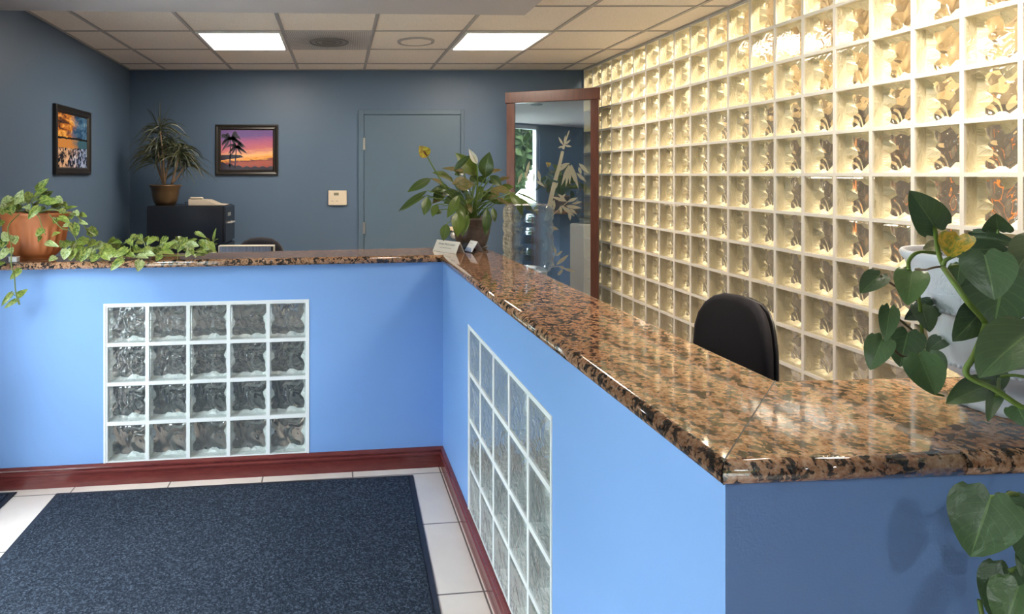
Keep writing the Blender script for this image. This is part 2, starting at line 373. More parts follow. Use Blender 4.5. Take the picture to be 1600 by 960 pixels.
# ------------------------------------------------------------------ glass block panels
PATT = (3, 11, 3, 8, 21)
def block_panel(name, O, U, Nn, cols, rows_, pu, pv, mort, depth, mats, border=0.0, parent=None, lip=0.03):
    """O: lower left corner of the front face, U: unit along, Nn: unit towards the viewer. returns the mortar grid object with the glass as its child"""
    O, U, Nn = Vector(O), Vector(U), Vector(Nn); Vv = Vector((0, 0, 1))
    mm, mf, mb, mc = mats
    bm = bmesh.new(); uvl = bm.loops.layers.uv.new('UVMap')
    gb = bmesh.new(); uvg = gb.loops.layers.uv.new('UVMap')
    def P(u, v, d): return O+U*u+Vv*v-Nn*d
    def quad(b, ul, ps, mi, uvs=((0, 0), (1, 0), (1, 1), (0, 1)), out=None):
        vs = [b.verts.new(p) for p in ps]; f = b.faces.new(vs); f.material_index = mi
        if out is not None:
            f.normal_update()
            if f.normal.dot(out) < 0: f.normal_flip()
        for l in f.loops:
            k = vs.index(l.vert); l[ul].uv = uvs[k]
        return f
    h = mort/2; fs = 0.004
    for i in range(cols):
        for j in range(rows_):
            u0, u1, v0, v1 = i*pu+h, (i+1)*pu-h, j*pv+h, (j+1)*pv-h
            a0, a1, b0, b1 = i*pu, (i+1)*pu, j*pv, (j+1)*pv
            for d, s in ((0, 1), (depth, -1)):      # mortar faces, front and back
                for ps in (((a0, b0), (a1, b0), (u1, v0), (u0, v0)), ((a1, b0), (a1, b1), (u1, v1), (u1, v0)),
                           ((a1, b1), (a0, b1), (u0, v1), (u1, v1)), ((a0, b1), (a0, b0), (u0, v0), (u0, v1))):
                    quad(bm, uvl, [P(p[0], p[1], d) for p in ps], 0, out=Nn*s)
            r = 0.006                                # block sides inside the wall
            for (p, q, o) in (((u0, v0), (u1, v0), Vv), ((u1, v0), (u1, v1), -U), ((u1, v1), (u0, v1), -Vv), ((u0, v1), (u0, v0), U)):
                quad(bm, uvl, [P(p[0], p[1], 0), P(q[0], q[1], 0), P(q[0], q[1], .010), P(p[0], p[1], .010)], 0, out=o)
                quad(bm, uvl, [P(p[0], p[1], .010), P(q[0], q[1], .010), P(q[0], q[1], depth), P(p[0], p[1], depth)], 1, out=o)
            # front pane: rounded shoulder then flat face, back pane wavy
            ns = [(0.0, .009), (.004, .003), (.010, .0005)]
            ring = []
            for ins_, dd in ns:
                ring.append([(u0+ins_, v0+ins_, dd), (u1-ins_, v0+ins_, dd), (u1-ins_, v1-ins_, dd), (u0+ins_, v1-ins_, dd)])
            def uvw(p): return ((p[0]-u0)/(u1-u0), (p[1]-v0)/(v1-v0))
            for a in range(2):
                for k in range(4):
                    ps = [ring[a][k], ring[a][(k+1) % 4], ring[a+1][(k+1) % 4], ring[a+1][k]]
                    quad(gb, uvg, [P(*p) for p in ps], 0, [uvw(p) for p in ps])
            ps = ring[2]; quad(gb, uvg, [P(*p) for p in ps], 0, [uvw(p) for p in ps], out=Nn)
            # the pressed glass is thick and wavy round the back: an uneven ledge, then the wavy back pane
            di = depth-.006; rnd = random.Random(PATT[(i*3+j*5) % len(PATT)]); n_ = 9; W_, H_ = u1-u0, v1-v0
            out_, inn = [], []
            ph = [rnd.uniform(0, 6.28) for _ in range(8)]
            for sd in range(4):
                for q in range(n_):
                    t = q/n_; s_ = .5-.5*math.cos(2*PI*t)
                    o_ = ((t, 0), (1, t), (1-t, 1), (0, 1-t))[sd]
                    off = lip*(.35+s_*(.55+.45*math.sin(9*t+ph[sd])+.55*math.sin(17*t+ph[sd+4])))
                    nn_ = ((0, 1), (-1, 0), (0, -1), (1, 0))[sd]
                    if q == 0: nn_ = ((1, 1), (-1, 1), (-1, -1), (1, -1))[sd]; off = lip*.6
                    out_.append((u0+o_[0]*W_, v0+o_[1]*H_, di-.028))
                    inn.append((min(max(u0+o_[0]*W_+nn_[0]*off, u0+.003), u1-.003), min(max(v0+o_[1]*H_+nn_[1]*off, v0+.003), v1-.003), di-.008))
            m_ = len(out_)
            for k in range(m_):
                ps = [out_[k], out_[(k+1) % m_], inn[(k+1) % m_], inn[k]]
                quad(bm, uvl, [P(*p) for p in ps], 1, [uvw(p) for p in ps], out=Nn)
            quad(gb, uvg, [P(*p) for p in inn], 1, [uvw(p) for p in inn], out=Nn)
    if border:
        W, H = cols*pu, rows_*pv
        for (ua, ub, va, vb) in ((-border, 0, -border*0, H+border), (W, W+border, 0, H+border), (0, W, H, H+border)):
            ps = [P(a, b, d) for d in (-.003, depth) for a, b in ((ua, va), (ub, va), (ub, vb), (ua, vb))]
            vs = [bm.verts.new(p) for p in ps]
            for q in ((0, 1, 2, 3), (7, 6, 5, 4), (0, 4, 5, 1), (1, 5, 6, 2), (2, 6, 7, 3), (3, 7, 4, 0)):
                bm.faces.new([vs[i] for i in q]).material_index = 0
    go = finish(name, bm, [mm, mc], parent, recalc=False)
    finish('glass_blocks', gb, [mf, mb], go, recalc=False)
    return go
# right wall: blocks from the back corner forward
U = Vector((WYAW, -1, 0)).normalized(); Nn = Vector((-1, -WYAW, 0)).normalized()
Ystart = 2.320+0.1998*18
wl = block_panel('wall_right', (right_x(Ystart), Ystart, 1.56-0.2*7.0), U, Nn, 25, 12, 0.1998/1.0, 0.2, 0.016, 0.085, (m_mortar, m_gf, m_gb, m_cav))
struct(wl)
bm = bmesh.new()
def rseg(bm, a, b, z0, z1, x0=0.0, x1=0.085):
    prism(bm, [(right_x(a)+x0, a), (right_x(b)+x0, b), (right_x(b)+x1, b), (right_x(a)+x1, a)], z0, z1)
Yend = Ystart-25*0.1998
rseg(bm, Yend, Ystart, 0, 0.158); rseg(bm, FRONT, Yend, 0, CEIL); struct(finish('wall_right_plain', bm, m_wall))
bm = bmesh.new(); rseg(bm, Yend, Ystart, 2.5605, CEIL-.0002, 0.0, .085); struct(finish('trim_3', bm, m_mortar))

# ------------------------------------------------------------------ reception counter
K = Vector((0.423, 3.305)); A = Vector((-1.95, 3.034)); Nr = Vector((0.545, 0.93)); R_ = Vector((right_x(1.08), 1.075))
def direc(a, b): d = (b-a); return d.normalized()
dL = direc(A, K); dR = direc(Nr, K); dN = direc(Nr, R_)
TH = 0.12; CZ = 1.092
nL = Vector((-dL.y, dL.x))          # behind the left wing (away from the camera)
nR = Vector((dR.y, -dR.x))          # inside the right wing (towards +x)
nN = Vector((-dN.y, dN.x))
counter = empty('reception_counter', (0.423, 3.305, 0), 'sky blue angled reception counter base with glass block insets and dark red baseboard', 'counter')
def cpart(name, bm, m, **k): return under(finish(name, bm, m, **k), counter)
def wallseg(bm, P0, d, n, s0, s1, z0, z1, t0=0.0, t1=TH):
    a = P0+d*s0; b = P0+d*s1
    prism(bm, [a+n*t0, b+n*t0, b+n*t1, a+n*t1], z0, z1)
LL = (K-A).length
# panel limits along each wing
def s_of(P0, d, p): return (Vector(p)-P0).dot(d)
sl0 = s_of(A, dL, (-1.314, 3.110)); sl1 = s_of(A, dL, (-0.288, 3.228)); PZ0, PZ1 = 0.10, 0.908
bm = bmesh.new()
wallseg(bm, A, dL, nL, -.05, sl0, 0, CZ); wallseg(bm, A, dL, nL, sl1, LL, 0, CZ); wallseg(bm, A, dL, nL, sl0, sl1, PZ1, CZ); wallseg(bm, A, dL, nL, sl0, sl1, 0, PZ0)
cpart('left_wing_panel', bm, m_counter)
LR = (K-Nr).length
sr0 = s_of(Nr, dR, (0.5918-.051*1.661, 1.661)); sr1 = s_of(Nr, dR, (0.5918-.051*2.686, 2.686))
bm = bmesh.new()
wallseg(bm, Nr, dR, nR, TH, sr0, 0, CZ); wallseg(bm, Nr, dR, nR, sr1, LR+.12, 0, CZ); wallseg(bm, Nr, dR, nR, sr0, sr1, PZ1, CZ); wallseg(bm, Nr, dR, nR, sr0, sr1, 0, PZ0)
cpart('right_wing_panel', bm, m_counter)
bm = bmesh.new(); LN = (R_-Nr).length
prism(bm, [Nr, R_-dN*.002, R_-dN*.002+nN*TH, Nr+dR*TH], 0, CZ); cpart('near_wing_panel', bm, m_counter)
v3 = lambda v: Vector((v.x, v.y, 0))
bor = 0.010
for (P0, d, n, s0, s1) in ((A, dL, nL, sl0, sl1), (Nr, dR, nR, sr0, sr1)):
    if n is nR: o = P0+d*(s1-bor); U = -v3(d)
    else: o = P0+d*(s0+bor); U = v3(d)
    W_ = (s1-s0-2*bor)
    p = block_panel('glass_block_panel', (o.x, o.y, PZ0), U, -v3(n), 5, 4, W_/5, (PZ1-PZ0-bor)/4, 0.018, 0.085, (m_mortar_w, m_gf2, m_gb2, m_cav2), bor, lip=0.014)
    under(p, counter)
# baseboard: moulded profile swept along the faces
prof = [(0, 0), (.017, 0), (.017, .062), (.0215, .066), (.0215, .074), (.015, .079), (.015, .086), (.019, .090), (.017, .097), (.008, .104), (0, .105)]
def sweep(bm, path, prof, side):
    n = len(path); rings = []
    for i, p in enumerate(path):
        ns = []
        if i > 0: d = (path[i]-path[i-1]).normalized(); ns.append(Vector((-d.y, d.x))*side)
        if i < n-1: d = (path[i+1]-path[i]).normalized(); ns.append(Vector((-d.y, d.x))*side)
        m = sum(ns, Vector((0, 0))); m.normalize(); k = 1/max(0.2, m.dot(ns[0]))
        rings.append([bm.verts.new((p.x+m.x*k*x, p.y+m.y*k*x, z)) for x, z in prof])
    for i in range(n-1):
        for j in range(len(prof)-1):
            bm.faces.new((rings[i][j], rings[i+1][j], rings[i+1][j+1], rings[i][j+1]))
    bm.faces.new(rings[0]); bm.faces.new(rings[-1][::-1])
bm = bmesh.new(); sweep(bm, [A-dL*.04, K, Nr, R_-dN*.004], prof, -1)
cpart('baseboard', bm, m_mahog)

# granite top
SL0, SL1 = 1.0925, 1.130
fo = lambda X: 2.985+(X+1.75)*0.1343
GA = Vector((-1.99, fo(-1.99))); GB = Vector((0.408, 3.275)); GC = Vector((0.531, 0.915)); GD = Vector((2.22, 1.04))
GE = Vector((2.215, 1.385)); GF = Vector((0.868, 1.298)); GG = Vector((0.725, 3.70)); GH = Vector((-1.99, 3.205))
top = empty('granite_countertop', (0.55, 2.2, SL0), 'polished brown and black speckled granite top with rounded edge on the reception counter', 'countertop')
def slab(name, pts, round_edges):
    """pts ccw; the listed edges (i -> i+1) get a half-round nose"""
    bm = bmesh.new(); n = len(pts); H = SL1-SL0
    prof = [(0.0, 0.0)] if False else None
    K_ = 8
    def off(i, x):
        # vertex i moved inward by x from its rounded edges
        p = pts[i]; e0 = pts[i]-pts[i-1]; e1 = pts[(i+1) % n]-pts[i]
        n0 = Vector((-e0.y, e0.x)).normalized(); n1 = Vector((-e1.y, e1.x)).normalized()
        x0 = x if (i-1) % n in round_edges else 0; x1 = x if i in round_edges else 0
        det = n0.x*n1.y-n0.y*n1.x
        if abs(det) < 1e-4: return p+(n1*x1 if x1 else n0*x0)
        return p+Vector(((x0*n1.y-x1*n0.y)/det, (n0.x*x1-n1.x*x0)/det))
    rings = []
    for k in range(K_+1):
        a = -PI/2+PI*k/K_; x = H/2*(1-math.cos(a))*0.9; z = (SL0+SL1)/2+H/2*math.sin(a)
        rings.append([bm.verts.new((*off(i, x), z)) for i in range(n)])
    for k in range(K_):
        for i in range(n):
            f = bm.faces.new((rings[k][i], rings[k][(i+1) % n], rings[k+1][(i+1) % n], rings[k+1][i])); f.smooth = i in round_edges
    bm.faces.new(rings[0][::-1]); bm.faces.new(rings[-1])
    o = finish(name, bm, m_granite, recalc=True); return under(o, top)
def shift(a, b, s): d = (b-a).normalized(); n_ = Vector((-d.y, d.x)); return n_*s
J = 0.0012
gapd = (GF-GC).normalized(); gn = Vector((-gapd.y, gapd.x))*J
# left wing + right wing meet at a mitre from GB to GG
gd2 = (GG-GB).normalized(); gn2 = Vector((-gd2.y, gd2.x))*0.0004
slab('slab', [GA, GB+gn2, GG+gn2, GH], {0, 2})
slab('slab', [GB-gn2, GC+gn, GF+gn, GG-gn2], {0, 2})
JD = atz(1508, 708, SL1); JE = atz(1452, 590, SL1)
jd = Vector((1.055, GC.y+(1.055-GC.x)*(GD.y-GC.y)/(GD.x-GC.x))); je = Vector((1.30, GF.y+(1.30-GF.x)*(GE.y-GF.y)/(GE.x-GF.x)))
jd = Vector((0.925, GC.y+(0.925-GC.x)*(GD.y-GC.y)/(GD.x-GC.x))); je = Vector((1.02, GF.y+(1.02-GF.x)*(GE.y-GF.y)/(GE.x-GF.x)))
gm_ = Vector((0.0006, 0))
slab('slab', [GC-gn, jd-gm_, je-gm_, GF-gn], {0, 2})
slab('slab', [jd+gm_, GD, GE, je+gm_], {0, 2})
# dark joint lines sit in the gaps
bm = bmesh.new()
for a, b, wd in ((GC, GF, 0.0010), (jd, je, 0.0004)):
    d = (b-a).normalized(); q = Vector((-d.y, d.x))*wd; a2 = a+d*.012; b2 = b-d*.012
    prism(bm, [a2-q, b2-q, b2+q, a2+q], SL0+.002, SL1-.0006)
under(finish('joint_filler', bm, M('dark_joint', (0.02, 0.015, 0.012), 0.6)), top)

# work surfaces behind the counter, added dark to darken its glass blocks
m_desk = M('dark_laminate', (0.028, 0.030, 0.040), 0.5)
def desk(name, P0, d, n, s0, s1, w0, w1, label):
    c_ = P0+d*(s0+s1)/2+n*(w0+w1)/2
    root = empty(name, (c_.x, c_.y, 0), label, 'desk')
    bm = bmesh.new(); wallseg(bm, P0, d, n, s0, s1, .71, .74, w0, w1); under(finish('desk_top', bm, m_desk, bevel=.004), root)
    for s in (s0+.02, s1-.05):
        bm = bmesh.new(); wallseg(bm, P0, d, n, s, s+.03, 0, .7095, w0+.03, w1-.03); under(finish('side_panel', bm, m_desk), root)
    bm = bmesh.new(); wallseg(bm, P0, d, n, s0+.055, s1-.055, 0.08, .7095, w1-.16, w1-.14); under(finish('dark_backing_panel', bm, m_desk), root)  # added dark panel that darkens the view through the glass blocks
    return root
desk('desk', A, dL, nL, 0.15, 2.30, 0.14, 0.78, 'dark desk under the printer, also added to darken the left wing glass blocks')
desk('desk', Nr, dR, nR, 0.45, 1.95, 0.14, 0.66, 'unseen dark desk added behind the long right wing to darken its glass blocks')

# ------------------------------------------------------------------ floor mats
def mat(pts, label, grp=None):
    pts = [Vector(p) for p in pts]; c_ = sum(pts, Vector((0, 0)))/4
    root = empty('floor_mat', (c_.x, c_.y, 0), label, 'mat')
    bm = bmesh.new(); prism(bm, pts, 0.0005, 0.006); under(finish('rubber_border', bm, m_rubber, bevel=.002), root)
    inn = [p+(c_-p)*(0.028/ max(.25, abs((c_-p).x))) if False else p+Vector((math.copysign(.026, c_.x-p.x), math.copysign(.026, c_.y-p.y))) for p in pts]
    bm = bmesh.new(); prism(bm, inn, 0.0061, 0.0125); under(finish('carpet_pile', bm, m_mat, bevel=.003), root)
mat([(-1.41, 1.0), (0.292, 1.2), (0.252, 3.19), (-1.50, 3.005)], 'large dark navy carpet mat with rubber edge on the beige tiles')
mat([(-1.90, 1.3), (-1.66, 1.33), (-1.70, 3.02), (-1.98, 2.985)], 'navy carpet mat mostly cut off at the far left edge')

# ------------------------------------------------------------------ ceiling fittings
def cell(k, r, inset=0.014):
    y1 = rows[r]; y0 = rows[r+1]
    return [(gx(k, y0)+inset, y0+inset), (gx(k+1, y0)-inset, y0+inset), (gx(k+1, y1)-inset, y1-inset), (gx(k, y1)+inset, y1-inset)]
m_steelw = M('white_enamel', (0.7, 0.68, 0.65), 0.5)
def troffer(k, r, label):
    c4 = cell(k, r); cx_ = sum(p[0] for p in c4)/4; cy_ = sum(p[1] for p in c4)/4
    root = empty('ceiling_light', (cx_, cy_, CEIL-.02), label, 'ceiling light', 'troffer lights in the tiled ceiling')
    bm = bmesh.new(); ins_ = [(p[0]+math.copysign(.02, cx_-p[0]), p[1]+math.copysign(.02, cy_-p[1])) for p in c4]
    for i in range(4):
        j = (i+1) % 4; prism(bm, [c4[i], c4[j], ins_[j], ins_[i]], CEIL-.014, CEIL-.001)
    under(finish('light_frame', bm, m_steelw), root)
    bm = bmesh.new(); prism(bm, ins_, CEIL-.010, CEIL-.004); under(finish('diffuser', bm, m_lamp), root)
troffer(-2, 1, 'lit square ceiling light, left one, in the tiles beside the grey air vent')
troffer(1, 1, 'lit square ceiling light, right one, nearest the glass block wall and round speaker')
troffer(2, 5, 'lit square ceiling light above the long counter wing, outside the picture')
# vent
c4 = cell(-1, 1, .012); cx_ = sum(p[0] for p in c4)/4; cy_ = sum(p[1] for p in c4)/4
root = empty('air_vent', (cx_, cy_, CEIL-.01), 'dusty grey perforated square air vent between the two ceiling lights', 'air vent')
mv = M('perforated_vent_metal', (0.3, 0.28, 0.27), 0.6); g = N(mv)
cc_ = g.coord('Object'); sc_ = g.n('ShaderNodeSeparateXYZ', ins={0: cc_})
holes = g.n('ShaderNodeTexVoronoi', ins={'Scale': 75.0, 'Randomness': 0.0, 'Vector': cc_})
rad = g.n('ShaderNodeVectorMath', operation='LENGTH', ins={0: g.n('ShaderNodeMapping', ins={'Vector': cc_, 'Scale': (1, 1.0, 0.0)}).outputs[0]})
dirt = g.ramp(g.math('ADD', rad.outputs['Value'], g.math('MULTIPLY', g.noise(14, 4, .7, 0, cc_), 0.18)), [(0.1, (0.12, 0.11, 0.10)), (0.33, (0.46, 0.43, 0.41)), (0.5, (0.60, 0.56, 0.53))])
g.l(g.mix(g.math('LESS_THAN', holes.outputs['Distance'], 0.33), dirt, (0.16, 0.15, 0.14)), g.b.inputs['Base Color'])
bm = bmesh.new(); prism(bm, [(p[0]-cx_, p[1]-cy_) for p in c4], CEIL-.009-(CEIL-.01), .009)
vp = finish('vent_panel', bm, mv, root)
for q, rr in enumerate((.045, .09, .135)):
    bm = bmesh.new(); lathe(bm, [(rr, -.004), (rr+.006, -.010), (rr+.012, -.004)], seg=40, cap=False); finish('diffuser_ring', bm, M('dusty_ring_%d' % q, (0.16, 0.15, 0.14), 0.7), root, True)
# speaker
sx, sy = gx(0, 4.6)+.317+.02, (rows[1]+rows[2])/2+.02
root = empty('ceiling_speaker', (sx, sy, CEIL-.01), 'round ceiling speaker grille with grey rim between vent and right ceiling light', 'speaker')
bm = bmesh.new(); lathe(bm, [(.118, .0095), (.122, -.002), (.138, -.002), (.142, .0095)], seg=48, cap=False); finish('rim', bm, m_tbar, root, True)
bm = bmesh.new(); lathe(bm, [(.0, .001), (.116, .001), (.116, .009)], seg=48, cap=False); finish('grille', bm, m_ctile, root)
# downlights in the soffit
def downlight(px, py, label):
    Y = (SOF-EYE)*FPX/(CY-py); x = (px-CX)/FPX*Y
    root = empty('downlight', (x, Y, SOF-.006), label, 'downlight', 'recessed downlights in the grey soffit')
    bm = bmesh.new(); lathe(bm, [(.078, .005), (.078, -.004), (.058, -.006), (.058, .004)], seg=40, cap=False); finish('rim', bm, m_black, root, True)
    bm = bmesh.new(); lathe(bm, [(.001, -.004), (.03, -.003), (.05, .001), (.057, .005)], seg=40, cap=False); finish('bulb', bm, M('frosted_bulb', (0.35, 0.37, 0.25), 0.2), root, True)
def fill_downlight(x, y, label):  # added lamps out of view that lift the soft light in the lobby
    root = empty('downlight', (x, y, SOF-.006), label, 'downlight', 'recessed downlights in the grey soffit')
    bm = bmesh.new(); lathe(bm, [(.078, .005), (.078, -.004), (.058, -.006), (.058, .004)], seg=40, cap=False); finish('rim', bm, m_black, root, True)
    bm = bmesh.new(); lathe(bm, [(.001, -.002), (.05, .001), (.057, .004)], seg=40, cap=False); finish('bulb', bm, m_lamp, root, True)
    l = bpy.data.lights.new('lobby_fill_lamp', 'AREA'); l.shape = 'DISK'; l.size = .11; l.energy = 3.0; l.color = (.86, .93, 1)
    o = bpy.data.objects.new('lobby_fill_lamp', l); COL.objects.link(o); o.parent = root; o.location = (0, 0, -.008)
fill_downlight(0.85, -0.9, 'added fill light shaped as a downlight in the soffit behind the viewer')
fill_downlight(-0.45, -0.9, 'added fill light shaped as a downlight to the left behind the viewer')
downlight(285, -14, 'dark rimmed recessed downlight at the top left of the grey soffit, barely in frame')
downlight(577, -10, 'dark rimmed recessed downlight with greenish bulb, right one at the soffit')

# ------------------------------------------------------------------ wall pictures
m_pframe = M('black_picture_frame', (0.018, 0.014, 0.012), 0.3)
def picture(name, center, wdt, hgt, rz, print_mat, label, extra=None):
    root = empty(name, center, label, 'picture', rz=rz)      # faces local -y
    b = 0.052
    bm = bmesh.new()
    W2, H2 = wdt/2, hgt/2
    pr = [(0, 0), (0, -.022), (.012, -.026), (.030, -.018), (.040, -.020), (b, -.008), (b, 0)]
    rings = []
    for sx_, sz_ in ((-1, -1), (1, -1), (1, 1), (-1, 1)):
        rings.append([bm.verts.new((sx_*(W2-i_), d_, sz_*(H2-i_))) for i_, d_ in pr])
    for i in range(4):
        for j in range(len(pr)-1): bm.faces.new((rings[i][j], rings[(i+1) % 4][j], rings[(i+1) % 4][j+1], rings[i][j+1]))
    finish('frame', bm, m_pframe, root)
    bm = bmesh.new(); box(bm, -W2+b-.002, W2-b+.002, -.006, -.001, -H2+b-.002, H2-b+.002)
    if extra: extra(bm, W2-b, H2-b)
    finish('print', bm, print_mat, root)
    return root
# sunset over water with palms
ms = M('sunset_print', (0.5, 0.2, 0.1), 0.25, spec=0.4); g = N(ms)
sp = g.n('ShaderNodeSeparateXYZ', ins={0: g.coord('Generated')})
hz = g.math('ADD', g.math('ADD', sp.outputs[2], g.math('MULTIPLY', g.noise(5, 4, .6, 1.0, g.coord('Generated', (1, 1, 4))), 0.22)), g.math('MULTIPLY', g.math('SUBTRACT', 1.0, sp.outputs[0]), 0.10))
sky = g.ramp(hz, [(0.0, (0.10, 0.02, 0.025)), (0.16, (0.30, 0.05, 0.03)), (0.34, (0.40, 0.08, 0.035)), (0.385, (0.15, 0.03, 0.02)), (0.43, (0.95, 0.36, 0.04)), (0.52, (0.95, 0.48, 0.18)), (0.68, (0.62, 0.15, 0.16)), (0.86, (0.42, 0.10, 0.22)), (1.0, (0.17, 0.08, 0.26))])
g.l(sky, g.b.inputs['Base Color'])
mdk = M('print_silhouette', (0.025, 0.012, 0.02), 0.3)
def palms(bm, w2, h2):
    y = -.0065
    def poly(pts):
        f = bm.faces.new([bm.verts.new((px, y, pz)) for px, pz in pts]); f.material_index = 1
    for (bx, bz, tx, tz, s) in ((-.165, -.17, -.155, .115, 1.45), (-.115, -.17, -.100, .03, 1.05)):
        poly([(bx-.007, bz), (bx+.007, bz), (tx+.004, tz), (tx-.004, tz)])
        for k in range(11):
            a = -0.9+k*0.5; L = (.085+.03*math.sin(k*2.1))*s
            p0 = Vector((tx, tz)); p2 = p0+Vector((math.cos(a)*L, math.sin(a)*L*.55-.045*s)); p1 = p0+Vector((math.cos(a)*L*.55, math.sin(a)*L*.6+.022*s))
            prev = p0
            for i in range(1, 9):
                t = i/8; q = p0*(1-t)**2+p1*2*t*(1-t)+p2*t*t
                wd = .026*s*math.sin(PI*min(1, t*.9+.08))
                if abs(q.x) < w2 and abs(q.y) < h2:
                    poly([(prev.x, prev.y+.003), (q.x, q.y+.003), (q.x+.002, q.y-wd), (prev.x, prev.y-wd*.8)])
                prev = q
    xs = [-w2+i*(2*w2)/24 for i in range(25)]
    for i in range(24):
        h0 = .030+.008*math.sin(i*1.7)+max(0, (10-i))*.004; h1 = .030+.008*math.sin((i+1)*1.7)+max(0, (9-i))*.004
        poly([(xs[i], -h2), (xs[i+1], -h2), (xs[i+1], -h2+h1), (xs[i], -h2+h0)])
    poly([(-w2, -.10), (-.03, -.07), (-.06, -.05), (-.14, -.045), (-w2, -.05)])
pc = at(386, 234.5, BACK)
pr_ = picture('framed_picture', (pc.x, BACK-.001, pc.z), 0.603, 0.487, 0, ms, 'black framed photo of a red sunset with palm silhouettes on the back wall', palms)
pr_.children[-1].data.materials.append(mdk)
# stormy shore print
m2 = M('shore_print', (0.4, 0.3, 0.2), 0.25, spec=0.4); g = N(m2)
G_ = g.coord('Generated'); sp = g.n('ShaderNodeSeparateXYZ', ins={0: G_})
X1 = g.math('ADD', sp.outputs[0], g.math('MULTIPLY', g.math('SUBTRACT', g.noise(4, 3, .6, 0, G_), .5), .9))
cl = g.noise(2.6, 4, .6, 1.2, g.coord('Generated', (1.2, 1, 2.4)))
skyc = g.mix(g.ramp(X1, [(0.40, (0, 0, 0)), (0.70, (1, 1, 1))]), g.ramp(cl, [(0.35, (0.05, 0.02, 0.015)), (0.5, (0.50, 0.16, 0.02)), (0.62, (0.95, 0.50, 0.10))]), g.ramp(cl, [(0.4, (0.02, 0.07, 0.16)), (0.6, (0.10, 0.22, 0.36)), (0.7, (0.4, 0.45, 0.4))]))
ice = g.noise(9, 3, .6, 1.0, g.coord('Generated', (1.6, 1, 1)))
icec = g.mix(g.ramp(X1, [(0.40, (0, 0, 0)), (0.72, (1, 1, 1))]), g.ramp(ice, [(0.46, (0.012, 0.015, 0.03)), (0.52, (0.45, 0.28, 0.18)), (0.66, (0.8, 0.5, 0.3))]), g.ramp(ice, [(0.46, (0.01, 0.02, 0.06)), (0.55, (0.25, 0.32, 0.5)), (0.66, (0.6, 0.65, 0.8))]))
watc = g.mix(g.ramp(X1, [(0.4, (0, 0, 0)), (0.7, (1, 1, 1))]), (0.60, 0.25, 0.06), (0.05, 0.13, 0.18))
zz = g.math('ADD', sp.outputs[2], g.math('MULTIPLY', g.math('SUBTRACT', cl, .5), .10))
s1 = g.mix(g.math('GREATER_THAN', zz, 0.37), icec, watc); s2 = g.mix(g.math('GREATER_THAN', zz, 0.53), s1, (0.012, 0.012, 0.012)); s3 = g.mix(g.math('GREATER_THAN', zz, 0.57), s2, skyc)
g.l(s3, g.b.inputs['Base Color'])
Yc = (4.177+4.84)/2
picture('framed_picture', (left_x(Yc)+.001, Yc, 1.802), 0.665, 0.484, PI/2+math.atan(0.081), m2, 'black framed photo of an orange and blue stormy icy shore on the left wall')

# thermostat and wall outlet
def onwall(x, y): return at(x, y, BACK)
root = empty('thermostat', (onwall(527.5, 309).x, BACK, onwall(0, 309).z), 'small beige thermostat with a display on the back wall left of the door', 'thermostat')
bm = bmesh.new(); box(bm, -.088, .088, -.026, -.001, -.070, .070); finish('case', bm, M('beige_plastic', (0.72, 0.62, 0.48), .45), root, bevel=.005)
bm = bmesh.new(); box(bm, -.035, .012, -.0275, -.0262, .022, .048); finish('display', bm, M('grey_lcd', (0.25, 0.24, 0.17), .2), root)
for k in range(2):
    bm = bmesh.new(); box(bm, -.06+.045*k, -.04+.045*k, -.029, -.0262, -.035, -.028); finish('button', bm, M('button_grey', (0.45, 0.38, 0.3), .5), root)
root = empty('wall_outlet', (onwall(705, 359).x, BACK, onwall(0, 360).z), 'beige wall outlet with a plug, behind the peace lily pot', 'outlet')
bm = bmesh.new(); box(bm, -.035, .035, -.006, -.001, -.058, .058); finish('cover_plate', bm, M('ivory_plastic', (0.62, 0.48, 0.32), .4), root, bevel=.002)
bm = bmesh.new(); box(bm, -.02, .02, -.035, -.0062, -.005, .035); finish('plug', bm, M('cream_plug', (0.75, 0.6, 0.42), .4), root, bevel=.004)
bm = bmesh.new(); tube(bm, bez((0, -.03, -.0), (-.10, -.06, -.03), (-.12, -.03, -.20), 8)+[Vector((-.1, -.03, -.6))], .006); finish('cord', bm, m_black, root, True)

# ------------------------------------------------------------------ filing cabinet
CYN = 5.22
fx0, fx1 = (229-CX)/FPX*CYN, (352-CX)/FPX*CYN
cab_top = EYE-(322-CY)/FPX*CYN
m_cab = M('glossy_black_steel', (0.010, 0.011, 0.016), 0.22, spec=0.7)
cab = empty('filing_cabinet', ((fx0+fx1)/2, CYN+.2, 0), 'tall glossy black filing cabinet in the back left corner', 'cabinet')
bm = bmesh.new(); box(bm, fx0, fx1-.02, CYN, CYN+.39, 0, cab_top); under(finish('body', bm, m_cab, bevel=.006), cab)
hz_ = cab_top/4
for k in range(4):
    z0 = k*hz_+.012; z1 = (k+1)*hz_-.008
    bm = bmesh.new(); box(bm, fx1-.0195, fx1, CYN+.012, CYN+.378, z0, z1); dr = under(finish('drawer', bm, m_cab, bevel=.003), cab)
    for nm, a, b, zc, zh in (('handle', .09, .24, .10, .018), ('label_holder', .10, .20, .055, .03)):
        zc_ = z1-(.14 if nm == 'handle' else .07)
        bm = bmesh.new()
        if nm == 'handle':
            tube(bm, [(fx1, CYN+a, zc_), (fx1+.03, CYN+a+.01, zc_), (fx1+.03, CYN+b-.01, zc_), (fx1, CYN+b, zc_)], .007, 8)
        else: box(bm, fx1+.0005, fx1+.005, CYN+a, CYN+b, zc_-zh/2, zc_+zh/2)
        h_ = finish(nm, bm, m_steel); h_.parent = dr; h_.matrix_parent_inverse = (Matrix.Translation(cab.location)).inverted() @ Matrix.Identity(4)
        h_.matrix_parent_inverse = Matrix.Identity(4)
